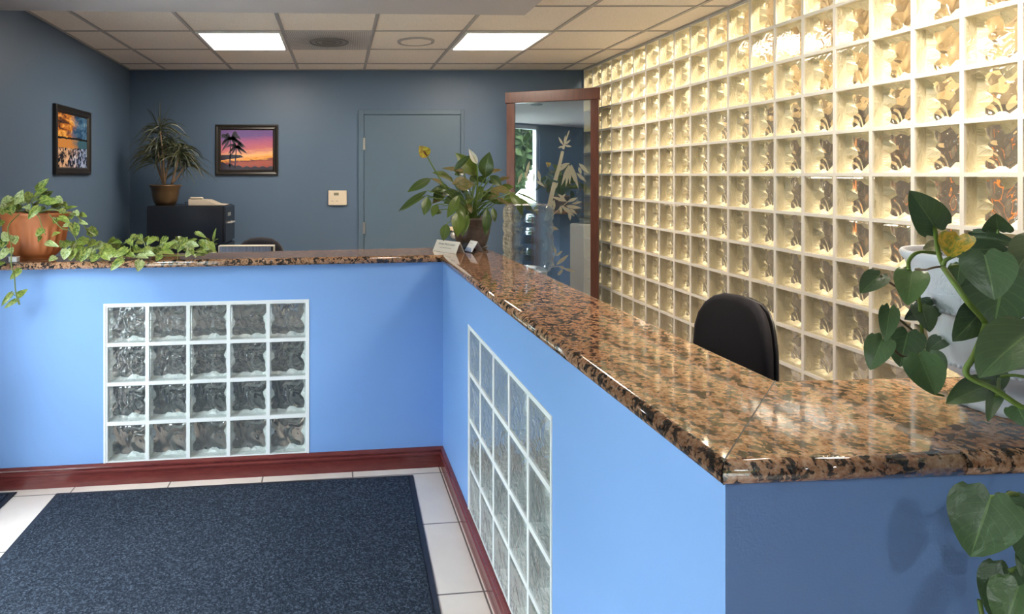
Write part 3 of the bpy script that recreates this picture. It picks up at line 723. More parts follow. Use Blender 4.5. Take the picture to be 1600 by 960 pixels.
# phone on the cabinet
pb = at(322, 320, CYN+.12); zc = cab_top+.001
ph = empty('desk_phone', (pb.x, CYN+.13, zc), 'beige desk phone lying on top of the black filing cabinet', 'telephone')
mph = M('beige_phone_plastic', (0.50, 0.42, 0.33), .4)
bm = bmesh.new()
pf = [(-.14, 0), (.17, 0), (.17, .006), (.10, .012), (.02, .048), (-.14, .052)]
for y_ in (0,):
    a = [bm.verts.new((x, -.06, z)) for x, z in pf]; b = [bm.verts.new((x, .12, z)) for x, z in pf]
    bm.faces.new(a); bm.faces.new(b[::-1])
    for i in range(6): bm.faces.new((a[i], b[i], b[(i+1) % 6], a[(i+1) % 6]))
finish('phone_body', bm, mph, ph, bevel=.004)
bm = bmesh.new(); box(bm, -.13, -.02, -.055, -.015, .053, .070); finish('handset', bm, mph, ph, bevel=.008)
bm = bmesh.new(); tube(bm, bez((-.14, -.03, .02), (-.19, -.03, .035), (-.17, -.03, .004), 8), .004); finish('cord', bm, m_black, ph, True)

# ------------------------------------------------------------------ leaves
def leafmat(name, cols, vein, rough=0.35, varieg=0.0, vcol=(0.6, 0.65, 0.3), tip=None):
    m = M(name, cols[0], rough, spec=0.5); g = N(m)
    uv = g.coord('UV'); sp = g.n('ShaderNodeSeparateXYZ', ins={0: uv})
    at_ = g.n('ShaderNodeAttribute', attribute_name='tone').outputs['Fac']
    base = g.ramp(at_, [(i/(len(cols)-1) if len(cols) > 1 else 0, c_) for i, c_ in enumerate(cols)])
    nz = g.noise(5, 3, .6, 0.6, g.n('ShaderNodeVectorMath', operation='ADD', ins={0: uv, 1: g.n('ShaderNodeCombineXYZ', ins={0: g.math('MULTIPLY', at_, 37.0), 1: g.math('MULTIPLY', at_, 11.0)}).outputs[0]}).outputs[0])
    base = g.mix(g.math('MULTIPLY', nz, .45), base, [c_*0.55 for c_ in cols[0]])
    if varieg:
        mk = g.ramp(nz, [(0.5-varieg*.12, (0, 0, 0)), (0.56, (1, 1, 1))])
        base = g.mix(g.math('MULTIPLY', mk, 0.85), base, vcol)
    ax = g.math('ABSOLUTE', g.math('SUBTRACT', sp.outputs[1], 0.5))
    mid = g.math('LESS_THAN', ax, 0.018)
    sv = g.math('FRACT', g.math('SUBTRACT', g.math('MULTIPLY', sp.outputs[0], 6.0), g.math('MULTIPLY', ax, 5.0)))
    svm = g.math('LESS_THAN', g.math('ABSOLUTE', g.math('SUBTRACT', sv, .5)), 0.045)
    base = g.mix(g.math('MULTIPLY', svm, .22), base, vein); base = g.mix(g.math('MULTIPLY', mid, .7), base, vein)
    if tip:
        base = g.mix(g.math('MULTIPLY', g.ramp(g.math('ADD', sp.outputs[0], g.math('MULTIPLY', nz, .5)), [(0.95, (0, 0, 0)), (1.15/1.2, (0, 0, 0)), (1.0, (1, 1, 1))]), .9), base, tip)
    g.l(base, g.b.inputs['Base Color'])
    g.l(g.bump(g.math('ADD', g.math('MULTIPLY', svm, -.5), nz), 0.25, 0.004), g.b.inputs['Normal'])
    try: g.b.inputs['Subsurface Weight'].default_value = 0.0
    except Exception: pass
    return m
def heart_w(t):      # half width of a heart-shaped leaf along its length, 0 base .. 1 tip
    return (math.sin(PI*min(1, t**0.60))**0.68)*(1-0.10*t)
def lance_w(t): return math.sin(PI*t**0.85)**0.9
def leaf(bm, base, tip, width, normal, shape='heart', arch=0.0, fold=0.15, nl=10, nw=4, tone=0.5, mi=0, wave=0.0):
    uvl = bm.loops.layers.uv.get('UVMap') or bm.loops.layers.uv.new('UVMap')
    tl = bm.faces.layers.float.get('tone') or bm.faces.layers.float.new('tone')
    base, tip, nrm = Vector(base), Vector(tip), Vector(normal)
    d = tip-base; L = d.length; d = d/L
    nrm = nrm-d*nrm.dot(d)
    if nrm.length < 1e-4: nrm = Vector((0, 0, 1)).cross(d)
    nrm.normalize(); s = d.cross(nrm)
    W = heart_w if shape == 'heart' else lance_w
    grid = []
    for i in range(nl+1):
        t = i/nl; row = []
        hw = max(W(t) if 0 < t < 1 else 0, 0.012)*width/2
        for j in range(-nw, nw+1):
            f = j/nw
            back = 0
            if shape == 'heart': back = -0.16*L*abs(f)*(1-t)**3*1.6*(1-0.3*abs(f))     # the lobes reach back past the stalk
            p = base+d*(t*L+back)+s*(f*hw)+nrm*(arch*L*4*t*(1-t)+fold*abs(f)*hw+wave*hw*math.sin(t*9+f*2)*abs(f))
            row.append(bm.verts.new(p))
        grid.append(row)
    if shape == 'heart':
        for j in range(-nw, nw+1):
            f = j/nw
            if j == 0: continue
            # first row opens to the lobes
            v = grid[0][j+nw]; v.co = base + s*(f*width*0.30) - d*(0.15*L*math.sin(PI*min(1, abs(f)*1.0))) + nrm*(fold*abs(f)*width*.3)
    for i in range(nl):
        for j in range(2*nw):
            q = (grid[i][j], grid[i][j+1], grid[i+1][j+1], grid[i+1][j]); f = bm.faces.new(q); f.smooth = True; f.material_index = mi; f[tl] = tone
            for l, (a, b) in zip(f.loops, ((i, j), (i, j+1), (i+1, j+1), (i+1, j))): l[uvl].uv = (a/nl, b/(2*nw))
def leaves_obj(name, bm, mats, root): return under(finish(name, bm, mats, recalc=False), root)
CAMP = Vector((0, 0, EYE))
def facing(p, up=0.35, jit=0.25):
    n_ = (CAMP-p).normalized()+Vector((random.uniform(-jit, jit), random.uniform(-jit, jit), up+random.uniform(-jit, jit)))
    return n_.normalized()

m_soil = M('potting_soil', (0.05, 0.032, 0.02), 0.95)
# ---- philodendron in the white pot, near right
PY = 1.13; pcx = (1580-CX)/FPX*PY
phil = empty('philodendron', (pcx, PY, SL1), 'large heart-leaved philodendron in white embossed urn pot on the near end of the counter', 'potted plant')
mwp = M('white_ceramic', (0.72, 0.74, 0.82), .35); g = N(mwp)
uvc = g.coord('Object'); wv = g.noise(34, 3, .55, 2.2, uvc); spz = g.n('ShaderNodeSeparateXYZ', ins={0: uvc})
band = g.math('MULTIPLY', g.math('GREATER_THAN', spz.outputs[2], .175), g.math('LESS_THAN', spz.outputs[2], .262))
g.l(g.bump(g.math('MULTIPLY', g.ramp(wv, [(.45, (0, 0, 0)), (.55, (1, 1, 1))]), band), .5, .004), g.b.inputs['Normal'])
bm = bmesh.new()
pz = [(.050, .001), (.070, .001), (.070, .012), (.060, .022), (.055, .040), (.070, .052), (.094, .066), (.103, .078), (.103, .082), (.108, .10), (.116, .14), (.123, .172), (.127, .176), (.127, .182), (.133, .21), (.145, .255), (.148, .264), (.153, .270), (.156, .279), (.153, .284), (.147, .283), (.143, .27), (.135, .245)]
def flute(a, z):
    if .085 < z < .172: return 1+.014*math.cos(a*28)
    if z < .012: return 1+.05*abs(math.cos(a*10))
    return 1
lathe(bm, pz, seg=112, fn=flute, cap=False)
finish('urn_pot', bm, mwp, phil, True)
for zz_, rr in ((.179, .128), (.080, .1035)):
    bm = bmesh.new()
    for k in range(72):
        a = 2*PI*k/72
        bmesh.ops.create_icosphere(bm, subdivisions=1, radius=.0042, matrix=Matrix.Translation((rr*math.cos(a), rr*math.sin(a), zz_)))
    finish('bead_band', bm, mwp, phil, True)
bm = bmesh.new(); lathe(bm, [(.001, .25), (.08, .252), (.137, .250)], seg=32, cap=False); finish('soil', bm, m_soil, phil)
mph_leaf = leafmat('philodendron_leaf', [(0.060, 0.105, 0.048), (0.095, 0.165, 0.065), (0.14, 0.25, 0.075)], (0.18, 0.28, 0.10), .3)
myl = leafmat('yellowing_leaf', [(0.10, 0.20, 0.025), (0.30, 0.34, 0.03)], (0.3, 0.35, .05), .3, 1.0, (0.75, 0.42, 0.04))
mstem = M('green_stem', (0.13, 0.20, 0.03), .4); mstem2 = M('brown_stem', (0.12, 0.075, 0.04), .5)
S7 = 300/758
P7 = [ # attach x,y, tip x,y, width (crop px), depth, tone, material
 (405, 190, 305, 45, 135, 1.05, .35, 0), (500, 225, 463, 312, 112, 1.02, .6, 1), (655, 200, 648, 135, 92, 1.10, .2, 0),
 (560, 228, 735, 255, 75, 1.12, .25, 0), (525, 275, 712, 285, 78, 1.06, .2, 0), (603, 300, 642, 478, 172, 0.93, .45, 0),
 (680, 380, 640, 588, 265, 0.97, .15, 0), (815, 245, 715, 385, 130, 1.02, .35, 0), (592, 520, 476, 642, 122, 0.98, .15, 0),
 (790, 600, 580, 785, 205, 0.91, .5, 0), (618, 815, 450, 888, 108, 0.97, .7, 0), (655, 840, 614, 960, 50, 0.95, .4, 0),
 (635, 755, 655, 845, 85, 1.02, .2, 0), (735, 905, 775, 985, 95, 0.90, .35, 0), (190, 380, 112, 452, 85, 1.12, .4, 0),
 (318, 368, 297, 500, 112, 1.06, .95, 0), (352, 505, 385, 605, 82, 1.10, .3, 0), (398, 500, 285, 555, 85, 1.14, .1, 0),
 (228, 512, 210, 642, 68, 1.08, .55, 0), (200, 632, 150, 755, 98, 1.06, .6, 0), (300, 608, 268, 742, 128, 1.10, .15, 0),
 (345, 700, 408, 853, 132, 1.03, .7, 0), (385, 690, 442, 772, 85, 1.12, .15, 0), (432, 635, 372, 685, 62, 1.14, .5, 0),
 (420, 265, 358, 278, 55, 1.17, .1, 0), (505, 340, 495, 430, 70, 1.0, .1, 0), (770, 735, 690, 755, 60, .98, .1, 0),
 (520, 330, 560, 290, 60, 1.08, .1, 0)]
P8 = [(620, 285, 503, 630, 335, .845, .35, 0), (700, 270, 775, 405, 180, .875, .05, 0), (728, 715, 625, 985, 235, .86, .15, 0),
      (780, 800, 690, 1060, 235, .83, .75, 0), (835, 590, 795, 745, 90, .85, .5, 0), (900, 500, 960, 800, 250, .84, .3, 0)]
bm = bmesh.new(); stems = bmesh.new()
crown = Vector((pcx-.085, PY-.06, SL1+.285))
cr2 = at(1300+440*S7, 280+340*S7, 1.0)
att = []
for (ax, ay, tx, ty, wd, Yd, tn, mi) in P7:
    a = at(1300+ax*S7, 280+ay*S7, Yd+random.uniform(.0, .015)); tI = Yd-random.uniform(0.005, .035)
    b = at(1300+tx*S7, 280+ty*S7, tI)
    leaf(bm, a, b, wd*S7/FPX*Yd, facing(a, .25, .22), 'heart', random.uniform(.02, .07), .22, 12, 5, tn, mi, .04)
    att.append(a)
for (ax, ay, tx, ty, wd, Yd, tn, mi) in P8:
    s = 220/812; a = at(1380+ax*s, 700+ay*s, Yd); b = at(1380+tx*s, 700+ty*s, Yd-.012)
    leaf(bm, a, b, wd*s/FPX*Yd, facing(a, .2, .15), 'heart', .04, .2, 12, 5, tn, mi, .04); att.append(a)
leaves_obj('leaves', bm, [mph_leaf, myl], phil)
def st(pts, r=.0028, mi=0, n=6):
    """smooth chain through crop-7 pixel points (x, y, depth)"""
    P_ = [at(1300+x*S7, 280+y*S7, d) for x, y, d in pts]
    out = []
    for i in range(len(P_)-1):
        p0 = P_[max(i-1, 0)]; p1 = P_[i]; p2 = P_[i+1]; p3 = P_[min(i+2, len(P_)-1)]
        for k in range(n):
            t = k/n; out.append(0.5*((2*p1)+(p2-p0)*t+(2*p0-5*p1+4*p2-p3)*t*t+(3*p1-p0-3*p2+p3)*t**3))
    out.append(P_[-1]); bm = bmesh.new(); tube(bm, out, r, 8); under(finish('stem', bm, (mstem, mstem2)[mi], smooth=True), phil)
st([(440, 345, 1.0), (420, 290, 1.02), (405, 190, 1.05)], .0032)
st([(440, 345, 1.0), (450, 320, 1.0), (500, 295, 1.01), (540, 270, 1.05)], .0030)
st([(440, 350, .99), (490, 420, .95), (540, 490, .94), (600, 560, .96), (600, 600, .95), (560, 700, .93), (530, 750, .93), (545, 785, .925), (640, 830, .91), (735, 893, .90), (800, 930, .89)], .0040)
st([(430, 295, 1.07), (345, 288, 1.07), (305, 320, 1.07), (303, 358, 1.06)], .003)
st([(440, 345, 1.0), (400, 350, 1.0), (370, 358, 1.01), (330, 356, 1.03)], .0018, 1)
st([(465, 345, 1.0), (520, 338, 1.0)], .0025)
st([(318, 368, 1.07), (345, 480, 1.09), (355, 600, 1.11), (362, 670, 1.11)], .0030)
st([(190, 380, 1.12), (230, 410, 1.12), (290, 450, 1.13), (360, 500, 1.14), (400, 560, 1.15)], .002, 1)
st([(362, 670, 1.11), (330, 690, 1.10), (280, 700, 1.08), (225, 655, 1.07)], .0022, 1)
st([(362, 670, 1.11), (345, 700, 1.05)], .0022)
st([(235, 530, 1.08), (290, 575, 1.1), (340, 620, 1.11), (362, 670, 1.11)], .0020, 1)
st([(645, 870, .96), (655, 840, .95), (660, 790, 1.0)], .0025)
st([(440, 855, 1.03), (408, 850, 1.03)], .002)
st([(655, 215, 1.1), (655, 200, 1.1)], .002)
st([(700, 530, .97), (720, 560, .93)], .003)
st([(670, 780, 1.0), (720, 775, .98), (800, 790, .97)], .0025)
def st8(pts, r): 
    s = 220/812; bm = bmesh.new(); tube(bm, [at(1380+x*s, 700+y*s, d) for x, y, d in pts], r, 8); under(finish('stem', bm, mstem, smooth=True), phil)
st8([(620, 285, .845), (690, 288, .85), (740, 262, .86), (830, 280, .88), (900, 200, .885), (960, 20, .885), (980, -120, .92), (1000, -200, 0.98)], .0030)
st8([(728, 715, .86), (790, 690, .86), (815, 590, .86), (870, 500, .87), (900, 300, .88)], .0034)
st8([(555, 880, .86), (575, 1000, .86)], .003)
stems.free()

# ---- golden pothos in terracotta pot, left
TPY = 3.16; tcx = (55-CX)/FPX*TPY
poth = empty('pothos', (tcx, TPY, SL1), 'variegated trailing pothos in ribbed terracotta pot at the left end of the counter', 'potted plant')
mter = M('terracotta', (0.46, 0.135, 0.040), .55)
bm = bmesh.new()
tp = [(.085, .001), (.088, .010), (.100, .016), (.118, .030), (.135, .060), (.150, .10), (.158, .145), (.158, .165), (.160, .170), (.166, .200), (.172, .222), (.180, .226), (.180, .236), (.172, .238), (.165, .215)]
lathe(bm, tp, seg=120, fn=lambda a, z: 1+(.022*math.cos(a*22) if .03 < z < .166 else 0), cap=False, sy=.62)
finish('ribbed_pot', bm, mter, poth, True)
bm = bmesh.new(); lathe(bm, [(.001, .21), (.16, .212)], seg=32, cap=False, sy=.6); finish('soil', bm, m_soil, poth)
mpo = leafmat('pothos_leaf', [(0.040, 0.095, 0.012), (0.085, 0.16, 0.018), (0.17, 0.23, 0.025)], (0.22, 0.28, 0.07), .35, .4, (0.36, 0.38, 0.085))
mpo2 = leafmat('pale_pothos_leaf', [(0.12, 0.20, 0.03), (0.20, 0.28, 0.06)], (0.14, 0.22, 0.04), .35, .9, (0.52, 0.55, 0.26))
bm = bmesh.new(); stems = bmesh.new()
P4 = [ # crop-4 pixels (x/4, 250+y/4)
 (235, 190, 308, 115, 48, 3.12, 0), (215, 235, 305, 180, 55, 3.10, 0), (250, 225, 335, 200, 40, 3.16, 0), (120, 265, 145, 185, 62, 3.06, 1), (130, 240, 90, 280, 40, 3.05, 1),
 (190, 210, 150, 262, 50, 3.12, 0), (70, 240, 5, 270, 50, 3.08, 1), (60, 290, 78, 350, 62, 3.04, 0), (40, 290, 0, 300, 60, 3.06, 1), (30, 300, 10, 345, 60, 3.05, 0),
 (250, 250, 345, 245, 50, 3.08, 0), (200, 265, 270, 245, 40, 3.10, 1), (240, 295, 175, 372, 48, 3.00, 2), (160, 290, 185, 310, 45, 3.05, 2), (350, 235, 395, 275, 42, 3.08, 1),
 (290, 265, 380, 262, 40, 3.05, 0), (280, 240, 330, 200, 36, 3.18, 0), (380, 270, 425, 305, 40, 3.08, 0), (400, 310, 485, 292, 28, 3.10, 2), (410, 320, 368, 335, 50, 3.02, 0),
 (455, 330, 495, 350, 50, 3.06, 2), (490, 345, 545, 360, 42, 3.08, 2), (440, 350, 450, 372, 40, 3.04, 2), (500, 385, 552, 405, 26, 3.06, 2), (455, 400, 478, 480, 60, 3.00, 0),
 (370, 360, 440, 400, 45, 3.00, 0), (350, 365, 335, 400, 38, 3.00, 0), (270, 435, 222, 480, 46, 2.98, 2), (250, 475, 238, 515, 24, 2.98, 0), (400, 410, 450, 415, 30, 3.02, 2),
 (330, 470, 380, 455, 28, 3.01, 0), (290, 520, 370, 545, 40, 3.0, 2), (60, 470, 15, 510, 75, 2.96, 2), (80, 480, 95, 530, 55, 2.96, 2), (15, 380, 0, 420, 30, 3.0, 0), (30, 500, -5, 560, 50, 2.97, 0),
 (50, 560, 0, 625, 55, 2.95, 1), (60, 555, 75, 592, 40, 2.95, 1), (20, 640, -5, 665, 30, 2.93, 0), (125, 685, 62, 750, 40, 2.93, 2), (75, 832, 8, 915, 32, 2.93, 0), (105, 875, 25, 930, 30, 2.93, 0), (110, 850, 175, 808, 38, 2.93, 0)]
# the mass along the counter top
P4 += [(350, 610, 305, 655, 46, 3.00, 1), (600, 440, 540, 470, 70, 3.10, 2), (560, 430, 600, 480, 50, 3.1, 2), (540, 500, 475, 530, 62, 3.05, 0), (520, 490, 545, 530, 50, 3.06, 2), (600, 510, 550, 545, 52, 3.08, 0), (640, 520, 590, 560, 50, 3.10, 2),
 (400, 515, 375, 550, 50, 3.05, 2), (430, 510, 400, 560, 45, 3.06, 0), (420, 560, 400, 625, 60, 2.99, 1), (460, 560, 440, 632, 62, 3.01, 2), (500, 590, 475, 635, 52, 3.02, 2), (545, 560, 500, 640, 58, 2.99, 0), (580, 560, 545, 625, 50, 3.02, 1), (600, 590, 570, 640, 56, 2.99, 2),
 (660, 555, 630, 610, 52, 3.02, 2), (680, 530, 650, 570, 50, 3.08, 2), (720, 565, 670, 620, 58, 3.01, 2), (700, 515, 765, 520, 38, 3.12, 0), (795, 560, 710, 610, 52, 2.97, 2), (765, 620, 690, 695, 50, 2.92, 2), (875, 630, 860, 700, 56, 2.92, 1),
 (850, 470, 812, 500, 36, 3.14, 0), (870, 470, 890, 510, 34, 3.13, 0), (800, 500, 830, 540, 40, 3.12, 0), (975, 490, 915, 535, 50, 3.08, 2), (970, 490, 995, 510, 30, 3.1, 0), (1040, 485, 1000, 540, 40, 3.10, 0), (940, 545, 910, 570, 40, 3.06, 2), (900, 580, 975, 600, 40, 3.05, 2),
 (1000, 590, 975, 635, 44, 3.00, 2), (1010, 570, 1090, 590, 50, 3.04, 0), (1020, 560, 1090, 520, 50, 3.08, 2), (1060, 540, 1120, 510, 44, 3.10, 2), (1145, 500, 1110, 580, 46, 3.03, 0), (1125, 480, 1120, 505, 22, 3.12, 0), (1070, 520, 1100, 560, 40, 3.08, 2),
 (1170, 530, 1245, 540, 52, 3.06, 2), (1200, 560, 1160, 610, 44, 3.02, 2), (1180, 555, 1210, 600, 40, 3.02, 2), (1230, 570, 1300, 590, 40, 3.05, 2), (1225, 455, 1290, 490, 30, 3.10, 2), (1335, 500, 1352, 425, 20, 3.12, 0), (1300, 520, 1345, 580, 46, 3.05, 2), (1250, 510, 1320, 530, 42, 3.09, 2),
 (1340, 510, 1365, 495, 20, 3.10, 2), (1260, 540, 1310, 560, 40, 3.07, 0), (860, 600, 930, 615, 36, 3.04, 2), (800, 590, 850, 610, 36, 3.05, 2), (740, 590, 790, 570, 40, 3.05, 0), (640, 590, 690, 630, 40, 3.0, 2)]
for k in range(60):
    x = random.uniform(430, 1310); yc_ = 545+random.uniform(-35, 45); a_ = random.uniform(0, 2*PI); L_ = random.uniform(45, 75)
    P4.append((x, yc_, x+math.cos(a_)*L_, yc_+math.sin(a_)*L_*.6, random.uniform(34, 50), random.uniform(3.10, 3.16), random.choice((0, 2, 2))))
for k in range(16):
    a_ = random.uniform(0, 2*PI); x = 230+math.cos(a_)*140; yc_ = 300+random.uniform(-45, 20)
    P4.append((x, yc_, x+math.cos(a_)*60+random.uniform(-20, 20), yc_-random.uniform(-20, 50), random.uniform(34, 50), random.uniform(3.14, 3.28), random.choice((0, 0, 2))))
def p4(x, y, d): return at(x/4, 250+y/4, d)
attach = []
for (ax, ay, tx, ty, wd, Yd, mt) in P4:
    Yd += 0.03
    a = p4(ax, ay, Yd+.012); b = p4(tx, ty, Yd-.018)
    if Yd > 3.02:
        for q in (a, b): q.z = max(q.z, SL1+.006)
    wm = wd/4/FPX*Yd*1.12
    leaf(bm, a, b, wm, facing(a, .55, .4), 'heart', random.uniform(.02, .10), .25, 7, 3, random.random() if mt != 2 else random.uniform(.5, 1), 1 if mt == 1 or (mt == 2 and random.random() < .25) else 0, .06)
    attach.append(a)
leaves_obj('leaves', bm, [mpo, mpo2], poth)
mvine = M('olive_stem', (0.16, 0.19, 0.04), .5)
def s4(pts, r=.003):
    P_ = [p4(*p) for p in pts]
    for q in P_:
        if q.y > 3.02: q.z = max(q.z, SL1+.004)
    out = []
    for i in range(len(P_)-1):
        p0 = P_[max(i-1, 0)]; p1 = P_[i]; p2 = P_[i+1]; p3 = P_[min(i+2, len(P_)-1)]
        for k in range(5):
            t = k/5; out.append(0.5*((2*p1)+(p2-p0)*t+(2*p0-5*p1+4*p2-p3)*t*t+(3*p1-p0-3*p2+p3)*t**3))
    out.append(P_[-1]); bm = bmesh.new(); tube(bm, out, r, 6); under(finish('vine' if len(pts) > 4 else 'stem', bm, mvine, smooth=True), poth)
s4([(240, 330, 3.15), (330, 310, 3.05), (400, 330, 3.04), (470, 340, 3.08), (520, 400, 3.1), (560, 470, 3.12), (620, 560, 3.12), (760, 600, 3.10), (900, 595, 3.09), (1050, 600, 3.08), (1200, 590, 3.08), (1330, 560, 3.12)], .0035)
s4([(200, 330, 3.15), (240, 350, 2.98), (260, 410, 2.98), (285, 470, 2.98)], .0025)
s4([(300, 330, 3.1), (340, 380, 3.0), (390, 430, 3.0), (440, 445, 3.02), (480, 520, 3.06), (430, 600, 3.05)], .0025)
s4([(120, 340, 3.05), (60, 400, 2.98), (50, 450, 2.97), (72, 540, 2.965), (70, 650, 2.94), (90, 730, 2.93), (95, 800, 2.93), (105, 860, 2.93), (120, 905, 2.93)], .0028)
s4([(95, 850, 2.93), (75, 832, 2.93)], .002); s4([(120, 905, 2.93), (105, 875, 2.93)], .002); s4([(125, 905, 2.93), (112, 850, 2.93)], .002)
s4([(820, 610, 3.08), (815, 560, 3.1), (820, 500, 3.13), (850, 470, 3.14)], .002); s4([(905, 590, 3.08), (905, 530, 3.1), (875, 480, 3.13)], .002)
s4([(1330, 560, 3.1), (1335, 500, 3.12), (1340, 480, 3.12)], .002); s4([(1110, 635, 3.05), (1112, 580, 3.06)], .002)
for (x, y, d) in ((90, 320, 3.1), (150, 280, 3.1), (200, 260, 3.12), (240, 240, 3.12), (260, 300, 3.1), (120, 300, 3.08), (330, 300, 3.1), (280, 280, 3.14), (60, 310, 3.08)):
    s4([(220, 345, 3.16), ((220+x)/2, 325, 3.14), (x, y, d)], .0022)
stems.free()

# ---- peace lily
LY = 3.57; lcx = (737-CX)/FPX*LY
lily = empty('peace_lily', (lcx, LY, SL1), 'peace lily with one yellow and one white bloom in a brown pot', 'potted plant')
mbp = M('brown_grey_pot', (0.10, 0.068, 0.055), .5); g = N(mbp)
g.l(g.ramp(g.noise(60, 4, .7, 0, g.coord()), [(.3, (0.065, 0.045, 0.038)), (.7, (0.14, 0.10, 0.085))]), g.b.inputs['Base Color'])
bm = bmesh.new(); lathe(bm, [(.070, .014), (.080, .020), (.092, .05), (.104, .10), (.108, .135), (.112, .140), (.116, .165), (.119, .172), (.119, .184), (.110, .184), (.106, .16)], seg=48, cap=False)
finish('pot', bm, mbp, lily, True)
bm = bmesh.new(); lathe(bm, [(.04, .001), (.082, .001), (.098, .018), (.094, .018), (.08, .008), (.04, .008)], seg=40, cap=False); finish('saucer', bm, M('dark_saucer', (0.04, 0.03, 0.028), .4), lily, True)
bm = bmesh.new(); lathe(bm, [(.001, .165), (.107, .167)], seg=32, cap=False); finish('soil', bm, m_soil, lily)
mll = leafmat('lily_leaf', [(0.045, 0.085, 0.015), (0.085, 0.14, 0.018), (0.14, 0.20, 0.022)], (0.20, 0.24, 0.05), .33)
mlb = leafmat('browning_lily_leaf', [(0.10, 0.12, 0.02), (0.17, 0.155, 0.035)], (0.22, 0.19, 0.05), .45, .8, (0.27, 0.18, 0.065))
S5 = 300/1309
P5 = [(640, 330, 485, 170, 82, 0, 3.5), (690, 340, 720, 163, 88, 0, 3.45), (478, 285, 592, 185, 38, 0, 3.42), (545, 290, 392, 275, 26, 1, 3.45), (462, 355, 330, 305, 50, 0, 3.4), (320, 345, 158, 438, 50, 0, 3.35),
 (410, 390, 318, 345, 30, 1, 3.38), (620, 322, 480, 290, 32, 1, 3.5), (492, 395, 618, 385, 68, 1, 3.36), (715, 310, 808, 287, 28, 1, 3.5), (725, 325, 800, 402, 52, 0, 3.45), (775, 362, 860, 338, 26, 1, 3.5), (750, 408, 872, 445, 44, 1, 3.4), (860, 440, 952, 598, 56, 0, 3.35),
 (895, 470, 1032, 592, 38, 0, 3.38), (895, 440, 1052, 512, 15, 0, 3.45), (295, 428, 95, 572, 34, 0, 3.35), (290, 460, 118, 570, 22, 0, 3.4), (298, 470, 273, 598, 56, 0, 3.3), (362, 520, 330, 608, 44, 0, 3.35), (510, 460, 430, 615, 56, 0, 3.3), (480, 520, 558, 615, 56, 0, 3.32),
 (500, 570, 500, 742, 76, 0, 3.29), (572, 590, 533, 742, 48, 0, 3.30), (702, 550, 693, 735, 52, 0, 3.30), (428, 655, 405, 772, 58, 0, 3.28), (430, 420, 312, 440, 46, 0, 3.4), (395, 420, 335, 490, 50, 0, 3.42), (560, 345, 462, 385, 48, 1, 3.42), (742, 545, 755, 645, 34, 0, 3.4),
 (770, 480, 850, 530, 30, 1, 3.42), (400, 440, 350, 480, 50, 0, 3.45), (590, 330, 640, 380, 50, 0, 3.5), (540, 310, 480, 320, 40, 0, 3.5), (650, 330, 690, 380, 50, 0, 3.5), (730, 500, 820, 520, 30, 0, 3.45), (560, 520, 600, 580, 40, 1, 3.42), (480, 440, 540, 520, 60, 0, 3.38), (385, 560, 350, 590, 34, 0, 3.4), (600, 470, 560, 520, 40, 0, 3.45), (700, 430, 660, 480, 36, 0, 3.5)]
def p5(x, y, d): return at(600+x*S5, 200+y*S5, d)
for k in range(26):
    a_ = random.uniform(.15, PI-.15); r0 = random.uniform(60, 190); x_, y_ = 605+math.cos(a_)*r0*1.2, 520-math.sin(a_)*r0; L_ = random.uniform(70, 120); dr_ = random.uniform(-.5, 1.0)
    P5.append((x_, y_, x_+math.cos(a_)*L_, y_+L_*dr_*.8, random.uniform(28, 52), 1 if random.random() < .2 else 0, 3.44+random.uniform(0, .18)))
bm = bmesh.new(); stems = bmesh.new()
for (ax, ay, tx, ty, wd, mt, Yd) in P5:
    Yd += .10; a = p5(ax, ay, Yd+.01); b = p5(tx, ty, Yd-.02)
    leaf(bm, a, b, wd*S5/FPX*Yd*1.22, facing(a, .45, .3), 'lance', random.uniform(.04, .12), .22, 8, 3, random.random(), mt, .06)
    root_p = Vector((lcx+random.uniform(-.04, .04), LY+random.uniform(-.03, .03), SL1+.165))
    mid = (root_p+a)/2+Vector((0, 0, .05)); mid.x = root_p.x*.6+a.x*.4
    tube(stems, bez(root_p, mid, a, 7), .0028, 6)
tube(stems, bez((lcx-.01, LY, SL1+.165), p5(430, 450, 3.42), p5(292, 190, 3.38), 10), .0036, 6)
tube(stems, bez((lcx+.01, LY, SL1+.165), p5(650, 400, 3.4), p5(634, 240, 3.38), 10), [.006-.0003*i for i in range(11)], 6)
leaves_obj('leaves', bm, [mll, mlb], lily)
under(finish('stems', stems, M('lily_stem', (0.10, 0.17, 0.025), .45), smooth=True), lily)
def spathe(a, b, wd, m, spad):
    bm = bmesh.new(); leaf(bm, a, b, wd, facing(a, .1, .1), 'lance', .10, .9, 8, 4, .5, 0, .05)
    f = leaves_obj('flower', bm, m, lily)
    d = (b-a)
    bm = bmesh.new(); tube(bm, [a+d*.1+Vector((0, -.006, 0)), a+d*.35+Vector((0, -.010, 0)), a+d*.55+Vector((0, -.010, 0))], [.004, .005, .003], 8)
    s_ = finish('spadix', bm, spad); s_.parent = f
spathe(p5(298, 198, 3.38), p5(240, 122, 3.37), .075*.9, leafmat('yellow_spathe', [(0.55, 0.50, 0.04), (0.7, 0.6, 0.08)], (0.5, 0.45, .05), .4, .7, (0.35, 0.16, 0.02)), M('brown_spadix', (0.2, 0.08, 0.02), .7))
spathe(p5(636, 245, 3.38), p5(578, 142, 3.37), .036, leafmat('white_spathe', [(0.75, 0.72, 0.60), (0.8, 0.78, 0.7)], (0.7, 0.65, .5), .4), M('pale_spadix', (0.6, 0.55, 0.35), .7))

